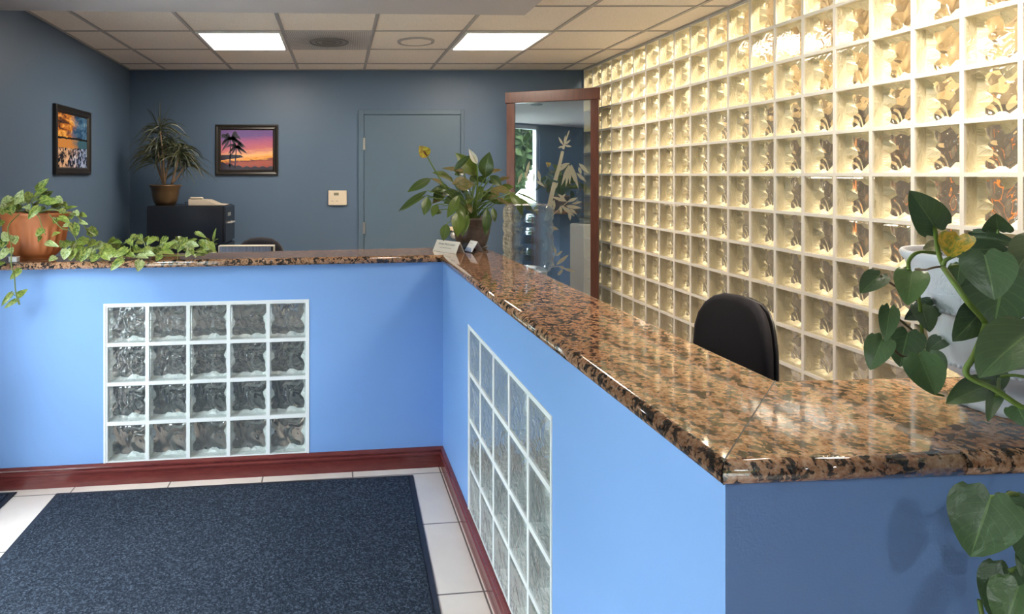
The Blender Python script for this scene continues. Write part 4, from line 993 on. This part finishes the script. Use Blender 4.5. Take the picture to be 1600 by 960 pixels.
# ---- dracaena on the cabinet
DY = CYN+.17; dcx = (258.5-CX)/FPX*DY; dz = cab_top
drac = empty('dracaena', (dcx, DY, dz), 'spiky narrow-leaved dracaena in a bronze pot on the black filing cabinet', 'potted plant')
mbz = M('bronze_pot', (0.13, 0.075, 0.035), .38, .35)
bm = bmesh.new(); lathe(bm, [(.075, .001), (.085, .006), (.102, .04), (.112, .08), (.116, .12), (.118, .125), (.124, .15), (.137, .168), (.139, .176), (.128, .178), (.118, .15)], seg=48, cap=False); finish('pot', bm, mbz, drac, True)
bm = bmesh.new(); lathe(bm, [(.001, .155), (.119, .157)], seg=32, cap=False); finish('soil', bm, m_soil, drac)
def dp(x, y, dy=0): return at(x, y, DY+dy)
heads = [((257, 288), (252, 262), (246, 235), 0), ((257, 288), (262, 260), (268, 232), .05), ((268, 288), (276, 262), (280, 240), -.04), ((268, 288), (285, 268), (290, 256), .03), ((257, 288), (256, 245), (250, 205), -.02), ((256, 290), (246, 262), (243, 248), .04)]
bm = bmesh.new()
for (a, b, c_, dy) in heads: tube(bm, bez(dp(*a), dp(*b, dy), dp(*c_, dy), 8), [.010-.0005*i for i in range(9)], 8)
under(finish('stems', bm, M('tan_stem', (0.24, 0.15, 0.085), .7), smooth=True), drac)
bm = bmesh.new()
uvl = bm.loops.layers.uv.new('UVMap'); tl = bm.faces.layers.float.new('tone')
for hi, (a, b, c_, dy) in enumerate(heads):
    h = dp(*c_, dy); nn = 75 if hi != 5 else 40
    for k in range(nn):
        a_ = random.uniform(0, 2*PI); el = random.uniform(-.3, 1.35)
        L_ = random.uniform(.17, .31); dr = Vector((math.cos(a_)*math.cos(el), math.sin(a_)*math.cos(el)*.5, math.sin(el)))
        h0 = h+Vector((0, 0, random.uniform(-.05, .05)))
        p1 = h0+dr*L_*.6; p2 = h0+Vector((dr.x*L_*1.05, dr.y*L_, dr.z*L_*.65-L_*random.uniform(.35, .75)))
        if hi == 4 and el > 1.0: p2.z += .22
        pts = bez(h0, p1, p2, 8)
        for q_ in pts: q_.x = max(q_.x, left_x(q_.y)+.03); q_.y = min(q_.y, BACK-.02); q_.z = max(q_.z, cab_top+.03)
        tn = random.random(); side = Vector((random.uniform(-1, 1), random.uniform(-.6, .6), random.uniform(-.5, .5))).normalized()
        prev = None
        for i, q in enumerate(pts):
            t = i/8; wd_ = .0045*math.sin(PI*min(1, .15+t*.85))+.0006
            dd = (pts[min(i+1, 8)]-pts[max(i-1, 0)]).normalized(); s_ = dd.cross(side).normalized()
            r_ = (bm.verts.new(q-s_*wd_), bm.verts.new(q+dd.cross(s_)*.0015), bm.verts.new(q+s_*wd_))
            if prev:
                for j in range(2):
                    f = bm.faces.new((prev[j], prev[j+1], r_[j+1], r_[j])); f[tl] = tn; f.smooth = True
            prev = r_
md = leafmat('dracaena_leaf', [(0.022, 0.034, 0.018), (0.045, 0.06, 0.025), (0.10, 0.085, 0.03)], (0.05, 0.06, .03), .4)
leaves_obj('leaves', bm, md, drac)

# ------------------------------------------------------------------ small things on the counter
# name plate: folded tent card
def local_frame(name, p, ang, label, cat): return empty(name, (p.x, p.y, SL1), label, cat, rz=ang)
pl = atz(677, 392, SL1); prr = atz(713, 397, SL1)
d_ = (prr-pl); angp = math.atan2(d_.y, d_.x); wn = d_.length; c_ = (pl+prr)/2
npl = local_frame('name_plate', c_+Vector((-math.sin(angp), math.cos(angp), 0))*.03, angp, 'white tent-shaped name plate lettered with a name on the counter corner', 'name plate')
m_card = M('ivory_card', (0.80, 0.78, 0.74), .4)
hN = .062; dpt = .035
bm = bmesh.new()
sec = [(-dpt, .001), (0, hN), (dpt, .001), (dpt-.003, .001), (0, hN-.005), (-dpt+.003, .001)]
a = [bm.verts.new((-wn/2, y, z)) for y, z in sec]; b = [bm.verts.new((wn/2, y, z)) for y, z in sec]
for i in range(6): bm.faces.new((a[i], b[i], b[(i+1) % 6], a[(i+1) % 6]))
for r_ in (a, b): bm.faces.new(r_[0:2]+[r_[4], r_[5]]); bm.faces.new(r_[1:5])
bm_o = finish('tent_card', bm, m_card, npl)
def text_mesh(body, size, mat_, parent, loc, rot, small=None, ext=.0003):
    cu = bpy.data.curves.new('txt', 'FONT'); cu.body = body; cu.size = size; cu.align_x = 'CENTER'; cu.extrude = ext
    if small:
        cu.small_caps_scale = .72
        for i, ch in enumerate(body):
            if ch.islower(): cu.body_format[i].use_small_caps = True
    to = bpy.data.objects.new('txt', cu); COL.objects.link(to)
    dg = bpy.context.evaluated_depsgraph_get(); me = bpy.data.meshes.new_from_object(to.evaluated_get(dg))
    bpy.data.objects.remove(to); bpy.data.curves.remove(cu)
    me.materials.clear(); me.materials.append(mat_)
    o = bpy.data.objects.new('lettering', me); COL.objects.link(o); o.parent = parent; o.location = loc; o.rotation_euler = rot
    return o
slope = math.atan2(hN-.001, dpt)
m_ink = M('grey_ink', (0.18, 0.18, 0.19), .5)
nv = Vector((0, -math.sin(slope), math.cos(slope)))
base_ = Vector((0, -dpt, .001)); upv = Vector((0, math.cos(slope), math.sin(slope)))
p_ = base_+upv*.043+nv*.0006
text_mesh('Angie McCloskey', .0178, m_ink, npl, p_, (slope, 0, 0), small=True)
bm = bmesh.new()
p_ = base_+upv*.026+nv*.0006; x = -.045
while x < .045:
    L_ = random.uniform(.006, .014); box(bm, x, x+L_, -.0012, .0012, 0, .0003); x += L_+.003
o = finish('lettering', bm, m_ink, npl); o.location = p_; o.rotation_euler = (slope, 0, 0)
# business-card holder with a folded card
pl = atz(728, 395, SL1); prr = atz(744, 398, SL1); d_ = prr-pl; angc = math.atan2(d_.y, d_.x)
ch = local_frame('card_holder', atz(738, 394, SL1), angc-.1, 'clear plastic card holder with a folded white card beside the name plate', 'card holder')
mcl = bpy.data.materials.new('clear_acrylic'); mcl.use_nodes = True; mcl.node_tree.nodes.clear(); g = N(mcl)
tr = g.n('ShaderNodeBsdfTransparent', ins={0: (0.72, 0.80, 0.92, 1)}); gl = g.n('ShaderNodeBsdfGlossy', ins={'Roughness': 0.05, 'Color': (.9, .95, 1, 1)})
mx = g.n('ShaderNodeMixShader', ins={0: g.fres(1.5).outputs[0], 1: tr.outputs[0], 2: gl.outputs[0]}); o_ = g.n('ShaderNodeOutputMaterial'); g.l(mx.outputs[0], o_.inputs[0])
bm = bmesh.new(); box(bm, -.045, .04, -.034, -.031, .001, .028); box(bm, -.045, .04, -.034, .01, .001, .004); box(bm, -.048, -.045, -.034, .012, .001, .05); finish('tray', bm, mcl, ch, bevel=.001)
bm = bmesh.new(); sec = [(-.028, .005), (.012, .062), (.05, .0015), (.048, .0015), (.012, .059), (-.025, .005)]
a = [bm.verts.new((-.038, y, z)) for y, z in sec]; b = [bm.verts.new((.038, y, z)) for y, z in sec]
for i in range(6): bm.faces.new((a[i], b[i], b[(i+1) % 6], a[(i+1) % 6]))
finish('folded_card', bm, M('white_card', (0.82, 0.84, 0.9), .4), ch)
bm = bmesh.new(); sl = math.atan2(.057, .040); x = -.03
while x < .0: box(bm, x, x+.006, -.001, .001, 0, .0003); x += .008
o = finish('lettering', bm, m_ink, ch); u2 = Vector((0, math.cos(sl), math.sin(sl))); o.location = Vector((0, -.028, .005))+u2*.052+Vector((0, -math.sin(sl), math.cos(sl)))*.0005; o.rotation_euler = (sl, 0, 0)
# small white box by the terracotta pot
q = atz(20, 411, SL1)
bx0 = empty('small_box', (q.x-.01, q.y+.03, SL1), 'tiny white box on the granite at the left end, behind the hanging pothos stem', 'box')
bm = bmesh.new(); box(bm, -.02, .02, -.015, .015, .001, .022); finish('carton', bm, m_white, bx0, bevel=.002)
bm = bmesh.new(); box(bm, -.021, .021, -.016, .016, .0222, .028); finish('lid', bm, m_white, bx0, bevel=.002)

# ------------------------------------------------------------------ printer behind the left wing
s_p = s_of(A, dL, (0, 0))
pr_c = Vector(((392-CX)/FPX*3.63, 3.70))
prt = empty('printer', (pr_c.x, pr_c.y, .7405), 'pale grey printer with a ribbed vent strip, just showing over the counter edge', 'printer', rz=math.atan2(dL.y, dL.x)*.35)
mpp = M('pale_beige_plastic', (0.62, 0.55, 0.44), .4)
bm = bmesh.new(); box(bm, -.19, .135, -.09, .0, 0, .325); box(bm, -.19, .135, .0005, .20, 0, .30); finish('case', bm, mpp, prt, bevel=.008)
bm = bmesh.new()
box(bm, -.19, .135, -.09, -.078, .326, .332); box(bm, -.19, .135, -.09, -.03, .397, .402); box(bm, .129, .135, -.089, -.03, .332, .397); box(bm, -.19, -.184, -.089, -.03, .332, .397); box(bm, -.184, .129, -.035, -.03, .326, .397)
finish('lid_frame', bm, mpp, prt, bevel=.002)
bm = bmesh.new()
for k in range(44): box(bm, -.18+k*.0068, -.18+k*.0068+.0035, -.086, -.078, .3325, .3965)
finish('vent_ribs', bm, M('blue_grey_plastic', (0.40, 0.44, 0.58), .5), prt)
bm = bmesh.new(); box(bm, -.183, .128, -.072, -.066, .326, .3965); finish('vent_backing', bm, m_black, prt)

# ------------------------------------------------------------------ office chairs
m_fab = M('black_fabric', (0.020, 0.017, 0.022), .85, spec=.3); g = N(m_fab)
g.l(g.bump(g.noise(500, 2, .5, 0, g.coord()), .35, .002), g.b.inputs['Normal'])
m_shell = M('black_chair_shell', (0.016, 0.013, 0.014), .4)
def office_chair(loc, rz, top, label, bw=.46, seatz=.48):
    """faces local -y"""
    r = empty('office_chair', loc, label, 'office chair', rz=rz)
    def backshape(bm, yo, th, w, z0, z1):
        n = 24; rings = []
        for dz_, yy, sc in ((0, 0, .90), (0, .25, .97), (0, .5, 1.0), (0, .8, .97), (0, 1.0, .93)):
            pts = []
            for k in range(n):
                a = 2*PI*k/n; cx2, sz2 = math.cos(a), math.sin(a)
                ex = 2/3.0
                x = math.copysign(abs(cx2)**ex, cx2)*w/2*sc; z = (z0+z1)/2+math.copysign(abs(sz2)**(2/2.7), sz2)*(z1-z0)/2*sc
                cur = -.16*(x/(w/2))**2*.35
                pts.append(bm.verts.new((x*(1-.10*max(0, (z-z0)/(z1-z0)-.6)), yo+yy*th+cur, z)))
            rings.append(pts)
        for i in range(len(rings)-1):
            for k in range(n): bm.faces.new((rings[i][k], rings[i][(k+1) % n], rings[i+1][(k+1) % n], rings[i+1][k]))
        bm.faces.new(rings[0][::-1]); bm.faces.new(rings[-1])
    bm = bmesh.new(); backshape(bm, .20, .045, bw, .56, top); finish('backrest', bm, m_fab, r, True)
    bm = bmesh.new(); backshape(bm, .246, .022, bw*.985, .57, top-.008); finish('back_shell', bm, m_shell, r, True)
    bm = bmesh.new(); box(bm, -.24, .24, -.26, .20, seatz-.035, seatz+.035); finish('seat', bm, m_fab, r, bevel=.03, segs=4)
    bm = bmesh.new(); tube(bm, [(0, .10, seatz-.05), (0, .30, seatz-.03), (0, .30, .60), (0, .27, .72)], .018, 8); finish('back_bracket', bm, m_shell, r, True)
    bm = bmesh.new(); tube(bm, [(0, 0, .10), (0, 0, seatz-.04)], .025, 16); finish('gas_lift', bm, m_steel, r, True)
    for k in range(5):
        a = 2*PI*k/5+.3; e = Vector((math.cos(a)*.28, math.sin(a)*.28, .075))
        bm = bmesh.new(); tube(bm, [(0, 0, .11), e*.5+Vector((0, 0, .06)), e], [.026, .022, .016], 8); lg = finish('leg', bm, m_shell, r, True)
        bm = bmesh.new(); tube(bm, [(e.x-.02, e.y, .028), (e.x+.02, e.y, .028)], .027, 14); finish('caster', bm, m_black, lg, True)
    return r
cc_ = at(1100, 500, 2.48)
office_chair((1.50-.22, 2.44, 0), PI/2+PI+.06, 1.079, 'black fabric office chair between the long counter wing and the glass block wall')
office_chair(((401-CX)/FPX*4.35, 4.20, 0), -.10, 1.112, 'black office chair just showing its curved top behind the printer', .40)

# ------------------------------------------------------------------ water cooler
WY = 3.42; wx = (812-CX)/FPX*WY
wc = empty('water_cooler', (wx+.045, WY, 0), 'clear blue water jug upside down on a cooler behind the counter', 'water cooler')
for_z = EYE-(318-CY)/FPX*WY      # jug top
bm = bmesh.new(); box(bm, -.15, .15, -.15, .17, 0, 0.985); finish('cooler_body', bm, M('pale_grey_cooler', (0.55, 0.58, 0.6), .35), wc, bevel=.02)
mj = M('blue_water_glass', (0.86, 0.94, 1.0), 0.0, IOR=1.30, Transmission_Weight=1.0)
bm = bmesh.new(); jt = for_z
pj = [(.001, jt), (.09, jt), (.118, jt-.008), (.134, jt-.030), (.137, jt-.05), (.137, jt-.085), (.131, jt-.092), (.131, jt-.104), (.137, jt-.112), (.137, jt-.150), (.131, jt-.158), (.131, jt-.172), (.137, jt-.180), (.137, jt-.26), (.131, jt-.268), (.131, jt-.280), (.137, jt-.288), (.137, jt-.33), (.12, jt-.365), (.075, jt-.40), (.04, .9895), (.001, .9895)]
lathe(bm, pj[::-1], seg=64, cap=False)
g = N(mj); tr = g.n('ShaderNodeBsdfTransparent', ins={0: (0.82, 0.90, 0.96, 1)}); mx = g.n('ShaderNodeMixShader', ins={0: .42, 1: g.b.outputs[0], 2: tr.outputs[0]})
g.l(mx.outputs[0], mj.node_tree.nodes['Material Output'].inputs[0])
finish('water_jug', bm, mj, wc, True)
bm = bmesh.new(); lathe(bm, [(.1385, jt-.29), (.1392, jt-.215)], seg=64, cap=False); 
ge = [f for f in bm.faces if not (math.atan2(f.calc_center_median().y, f.calc_center_median().x) > -1.1 and math.atan2(f.calc_center_median().y, f.calc_center_median().x) < -.5)]
bmesh.ops.delete(bm, geom=ge, context='FACES'); bm.free()
bm = bmesh.new(); lathe(bm, [(.06, .986), (.10, .99), (.105, 1.03), (.085, 1.045), (.06, 1.03)], seg=40, cap=False); finish('jug_collar', bm, M('grey_collar', (0.3, 0.33, 0.36), .3), wc, True)
for k, cl_ in enumerate(((0.5, 0.05, 0.03), (0.03, 0.1, 0.5))):
    bm = bmesh.new(); box(bm, -.05+.07*k, -.02+.07*k, -.185, -.1505, .80, .84); finish('tap', bm, M('tap_%d' % k, cl_, .3), wc, bevel=.005)

# ------------------------------------------------------------------ framed glass partition with etched bamboo
pL = Vector((1.278, 5.57)); pR = Vector((2.008, 5.24)); pd = (pR-pL).normalized(); pn = Vector((pd.y, -pd.x))   # pn faces the camera
part = empty('glass_partition', ((pL.x+pR.x)/2, (pL.y+pR.y)/2, 0), 'brown wood framed glass partition etched with bamboo, beside the glass block wall', 'glass partition')
LP = (pR-pL).length; PT = 2.30
def pseg(bm, s0, s1, z0, z1, t0=-.02, t1=.02): wallseg(bm, pL, pd, pn, s0, s1, z0, z1, t0, t1)
bm = bmesh.new(); pseg(bm, .012, .085, 0, PT-.10); under(finish('left_stile', bm, m_frame, bevel=.004), part)
bm = bmesh.new(); pseg(bm, LP-.078, LP-.012, 0, PT-.10); under(finish('right_stile', bm, m_frame, bevel=.004), part)
bm = bmesh.new(); pseg(bm, 0, LP, PT-.0995, PT, -.03, .03); under(finish('header', bm, m_frame, bevel=.004), part)
bm = bmesh.new(); pseg(bm, .086, LP-.079, 0, .12); under(finish('bottom_rail', bm, m_frame, bevel=.004), part)
mpg = bpy.data.materials.new('reflective_glass'); mpg.use_nodes = True; mpg.node_tree.nodes.clear(); g = N(mpg)
tr = g.n('ShaderNodeBsdfTransparent', ins={0: (0.80, 0.86, 0.86, 1)}); gl = g.n('ShaderNodeBsdfGlossy', ins={'Roughness': 0.0, 'Color': (1, 1, 1, 1)})
fr = g.fres(1.5)
mx = g.n('ShaderNodeMixShader', ins={0: g.math('MINIMUM', g.math('MULTIPLY_ADD', fr.outputs[0], 2.5, 0.22), .95), 1: tr.outputs[0], 2: gl.outputs[0]}); o_ = g.n('ShaderNodeOutputMaterial'); g.l(mx.outputs[0], o_.inputs[0])
bm = bmesh.new(); pseg(bm, .086, LP-.079, .121, PT-.1, -.003, .003)
gp = under(finish('glass_pane', bm, mpg), part)
# etched bamboo: points on the pane found from the photo
p3 = Vector((pL.x, pL.y, 0)); n3 = Vector((pn.x, pn.y, 0)); d3 = Vector((pd.x, pd.y, 0))
def onpane(cx2, cy2):
    x = 760+cx2*.375; y = 120+cy2*.375; r = Vector(((x-CX)/FPX, 1, -(y-CY)/FPX))
    t = (p3-CAMP).dot(n3)/r.dot(n3); return CAMP+r*t
metch = bpy.data.materials.new('etched_frost'); metch.use_nodes = True; metch.node_tree.nodes.clear(); g = N(metch)
tr = g.n('ShaderNodeBsdfTransparent', ins={0: (1, 1, 1, 1)}); df = g.n('ShaderNodeBsdfDiffuse', ins={0: (0.30, 0.29, 0.22, 1)})
mx = g.n('ShaderNodeMixShader', ins={0: .62, 1: tr.outputs[0], 2: df.outputs[0]}); o_ = g.n('ShaderNodeOutputMaterial'); g.l(mx.outputs[0], o_.inputs[0])
bm = bmesh.new()
def etleaf(x0, y0, x1, y1, wd):
    a = onpane(x0, y0)+n3*.0042; b = onpane(x1, y1)+n3*.0042; d = b-a; s_ = d.normalized().cross(n3)
    ws = [0, .55, .95, 1, .75, .4, 0]; W2 = wd*.375/FPX*5.4/2
    up = [bm.verts.new(a+d*(i/6)+s_*W2*w_) for i, w_ in enumerate(ws)]; dn_ = [bm.verts.new(a+d*(i/6)-s_*W2*w_) for i, w_ in list(enumerate(ws))[1:-1]]
    bm.faces.new(up+dn_[::-1])
def etstem(pts, w0, w1):
    P_ = [onpane(*p)+n3*.004 for p in pts]; n_ = len(P_); pr2 = None
    for i, p in enumerate(P_):
        d = (P_[min(i+1, n_-1)]-P_[max(i-1, 0)]).normalized(); s_ = d.cross(n3)
        w_ = (w0+(w1-w0)*i/(n_-1))*.375/FPX*5.4/2; c2 = (bm.verts.new(p-s_*w_), bm.verts.new(p+s_*w_))
        if pr2: bm.faces.new((pr2[0], pr2[1], c2[1], c2[0]))
        pr2 = c2
etstem([(250, 600), (262, 540), (285, 440)], 20, 17); etstem([(287, 432), (302, 380), (318, 310)], 17, 12); etstem([(320, 302), (332, 262), (345, 225)], 10, 4)
etstem([(262, 590), (300, 555), (340, 520)], 4, 3); etstem([(248, 825), (268, 775), (290, 735)], 4, 3); etstem([(262, 795), (300, 790), (325, 800)], 3, 2)
for l_ in [(322, 288, 300, 250, 9), (322, 290, 298, 297, 9), (326, 286, 356, 292, 10), (326, 284, 352, 262, 9), (324, 284, 330, 240, 8),
           (345, 365, 312, 455, 14), (347, 365, 330, 462, 13), (350, 368, 347, 450, 12), (343, 362, 285, 402, 14), (352, 366, 368, 440, 14), (354, 364, 385, 470, 14), (350, 360, 300, 372, 10),
           (385, 360, 425, 402, 16), (375, 400, 418, 440, 14), (385, 375, 395, 410, 12),
           (338, 520, 270, 500, 14), (330, 515, 298, 488, 12), (310, 535, 368, 582, 16), (330, 538, 398, 548, 16), (338, 522, 382, 503, 14), (300, 520, 332, 486, 12), (345, 560, 350, 602, 12), (308, 538, 312, 572, 12), (345, 548, 378, 575, 12), (355, 530, 400, 520, 12), (288, 510, 250, 560, 12), (285, 520, 280, 560, 10),
           (258, 625, 302, 636, 16), (256, 625, 266, 682, 14), (300, 440, 272, 480, 12), (290, 745, 284, 704, 9), (291, 748, 318, 724, 9), (290, 785, 345, 740, 15), (285, 790, 262, 765, 9), (322, 800, 372, 812, 13), (305, 790, 328, 800, 12), (296, 828, 320, 803, 12), (240, 775, 275, 762, 8), (150, 400, 130, 450, 14), (160, 395, 175, 440, 12), (180, 350, 165, 420, 14), (200, 400, 190, 450, 12), (215, 390, 225, 440, 14), (205, 430, 245, 460, 12)]:
    etleaf(*l_)
et = finish('etched_bamboo', bm, metch, recalc=False); et.parent = gp

# ------------------------------------------------------------------ outside, seen only as reflections and through the windows
mgr = M('lawn', (0.09, 0.15, 0.04), .9); mpv = M('pale_bounce_grey', (0.42, 0.42, 0.42), .9)
bm = bmesh.new(); box(bm, -4.9, left_x(0)-.5, -16, 14, -.049, -.03); gr = finish('neutral_bounce_ground', bm, mpv); gr['kind'] = 'structure'  # added pale ground that keeps daylight bounced indoors neutral, not lawn green
bm = bmesh.new(); box(bm, -24, left_x(0)-.6, -24, 14, -.12, -.05); gr = finish('lawn', bm, mgr); gr['kind'] = 'structure'
fen = empty('garden_fence', (-5.2, 0, -.05), 'white rail fence on the lawn outside, reflected in the glass partition', 'fence')
for yy in range(-6, 9, 2):
    bm = bmesh.new(); box(bm, -5.25, -5.15, yy, yy+.1, -.05, 1.0); under(finish('post', bm, m_white), fen)
for zz_ in (.25, .55, .85):
    bm = bmesh.new(); box(bm, -5.22, -5.18, -6, 8.1, zz_, zz_+.12); under(finish('rail', bm, m_white), fen)
mtr = M('tree_foliage', (0.10, 0.20, 0.03), .8); g = N(mtr)
g.l(g.ramp(g.noise(3, 3, .6, 0, g.coord()), [(.3, (0.03, 0.06, 0.012)), (.7, (0.09, 0.125, 0.035))]), g.b.inputs['Base Color'])
mbk = M('bark', (0.10, 0.07, 0.05), .9)
def tree(x, y, h, seed, label):
    rnd = random.Random(seed)
    t = empty('tree', (x, y, -.05), label, 'tree', 'trees outside the lobby windows')
    bm = bmesh.new(); tube(bm, [(x, y, -.05), (x+.1, y, h*.4), (x, y+.1, h*.8)], [.16, .12, .06], 8); under(finish('trunk', bm, mbk, smooth=True), t)
    bm = bmesh.new()
    for k in range(5200):
        a = rnd.uniform(0, 2*PI); zz2 = rnd.uniform(-1, 1); r_ = rnd.uniform(.55, 1)**.5*math.sqrt(1-zz2*zz2)
        c2 = Vector((x+math.cos(a)*r_*h*.26, y+math.sin(a)*r_*h*.26, h*.56+zz2*h*.46))
        s_ = rnd.uniform(.16, .32); u = Vector((rnd.uniform(-1, 1), rnd.uniform(-1, 1), rnd.uniform(-1, 1))).normalized(); v = u.cross(Vector((rnd.uniform(-1, 1), rnd.uniform(-1, 1), .3))).normalized()
        bm.faces.new([bm.verts.new(c2+u*s_), bm.verts.new(c2+v*s_*.5), bm.verts.new(c2-u*s_), bm.verts.new(c2-v*s_*.5)])
    under(finish('foliage', bm, mtr, recalc=False), t)
for k, (x, y, h) in enumerate(((-8.5, -1.0, 6.0), (-8.6, 2.9, 6.0), (-8.1, 6.8, 6.0), (-12.5, 1.0, 6.2), (-12.4, -3.2, 6.2), (-8.2, -4.9, 6.0), (-5.6, -8.3, 5.6), (-9.7, -9.0, 5.8), (-7.4, -12.6, 6.2), (-13.6, -7.2, 6.2))):
    tree(x, y, h, k+3, 'leafy green tree outside the lobby window, reflected in the glass partition')
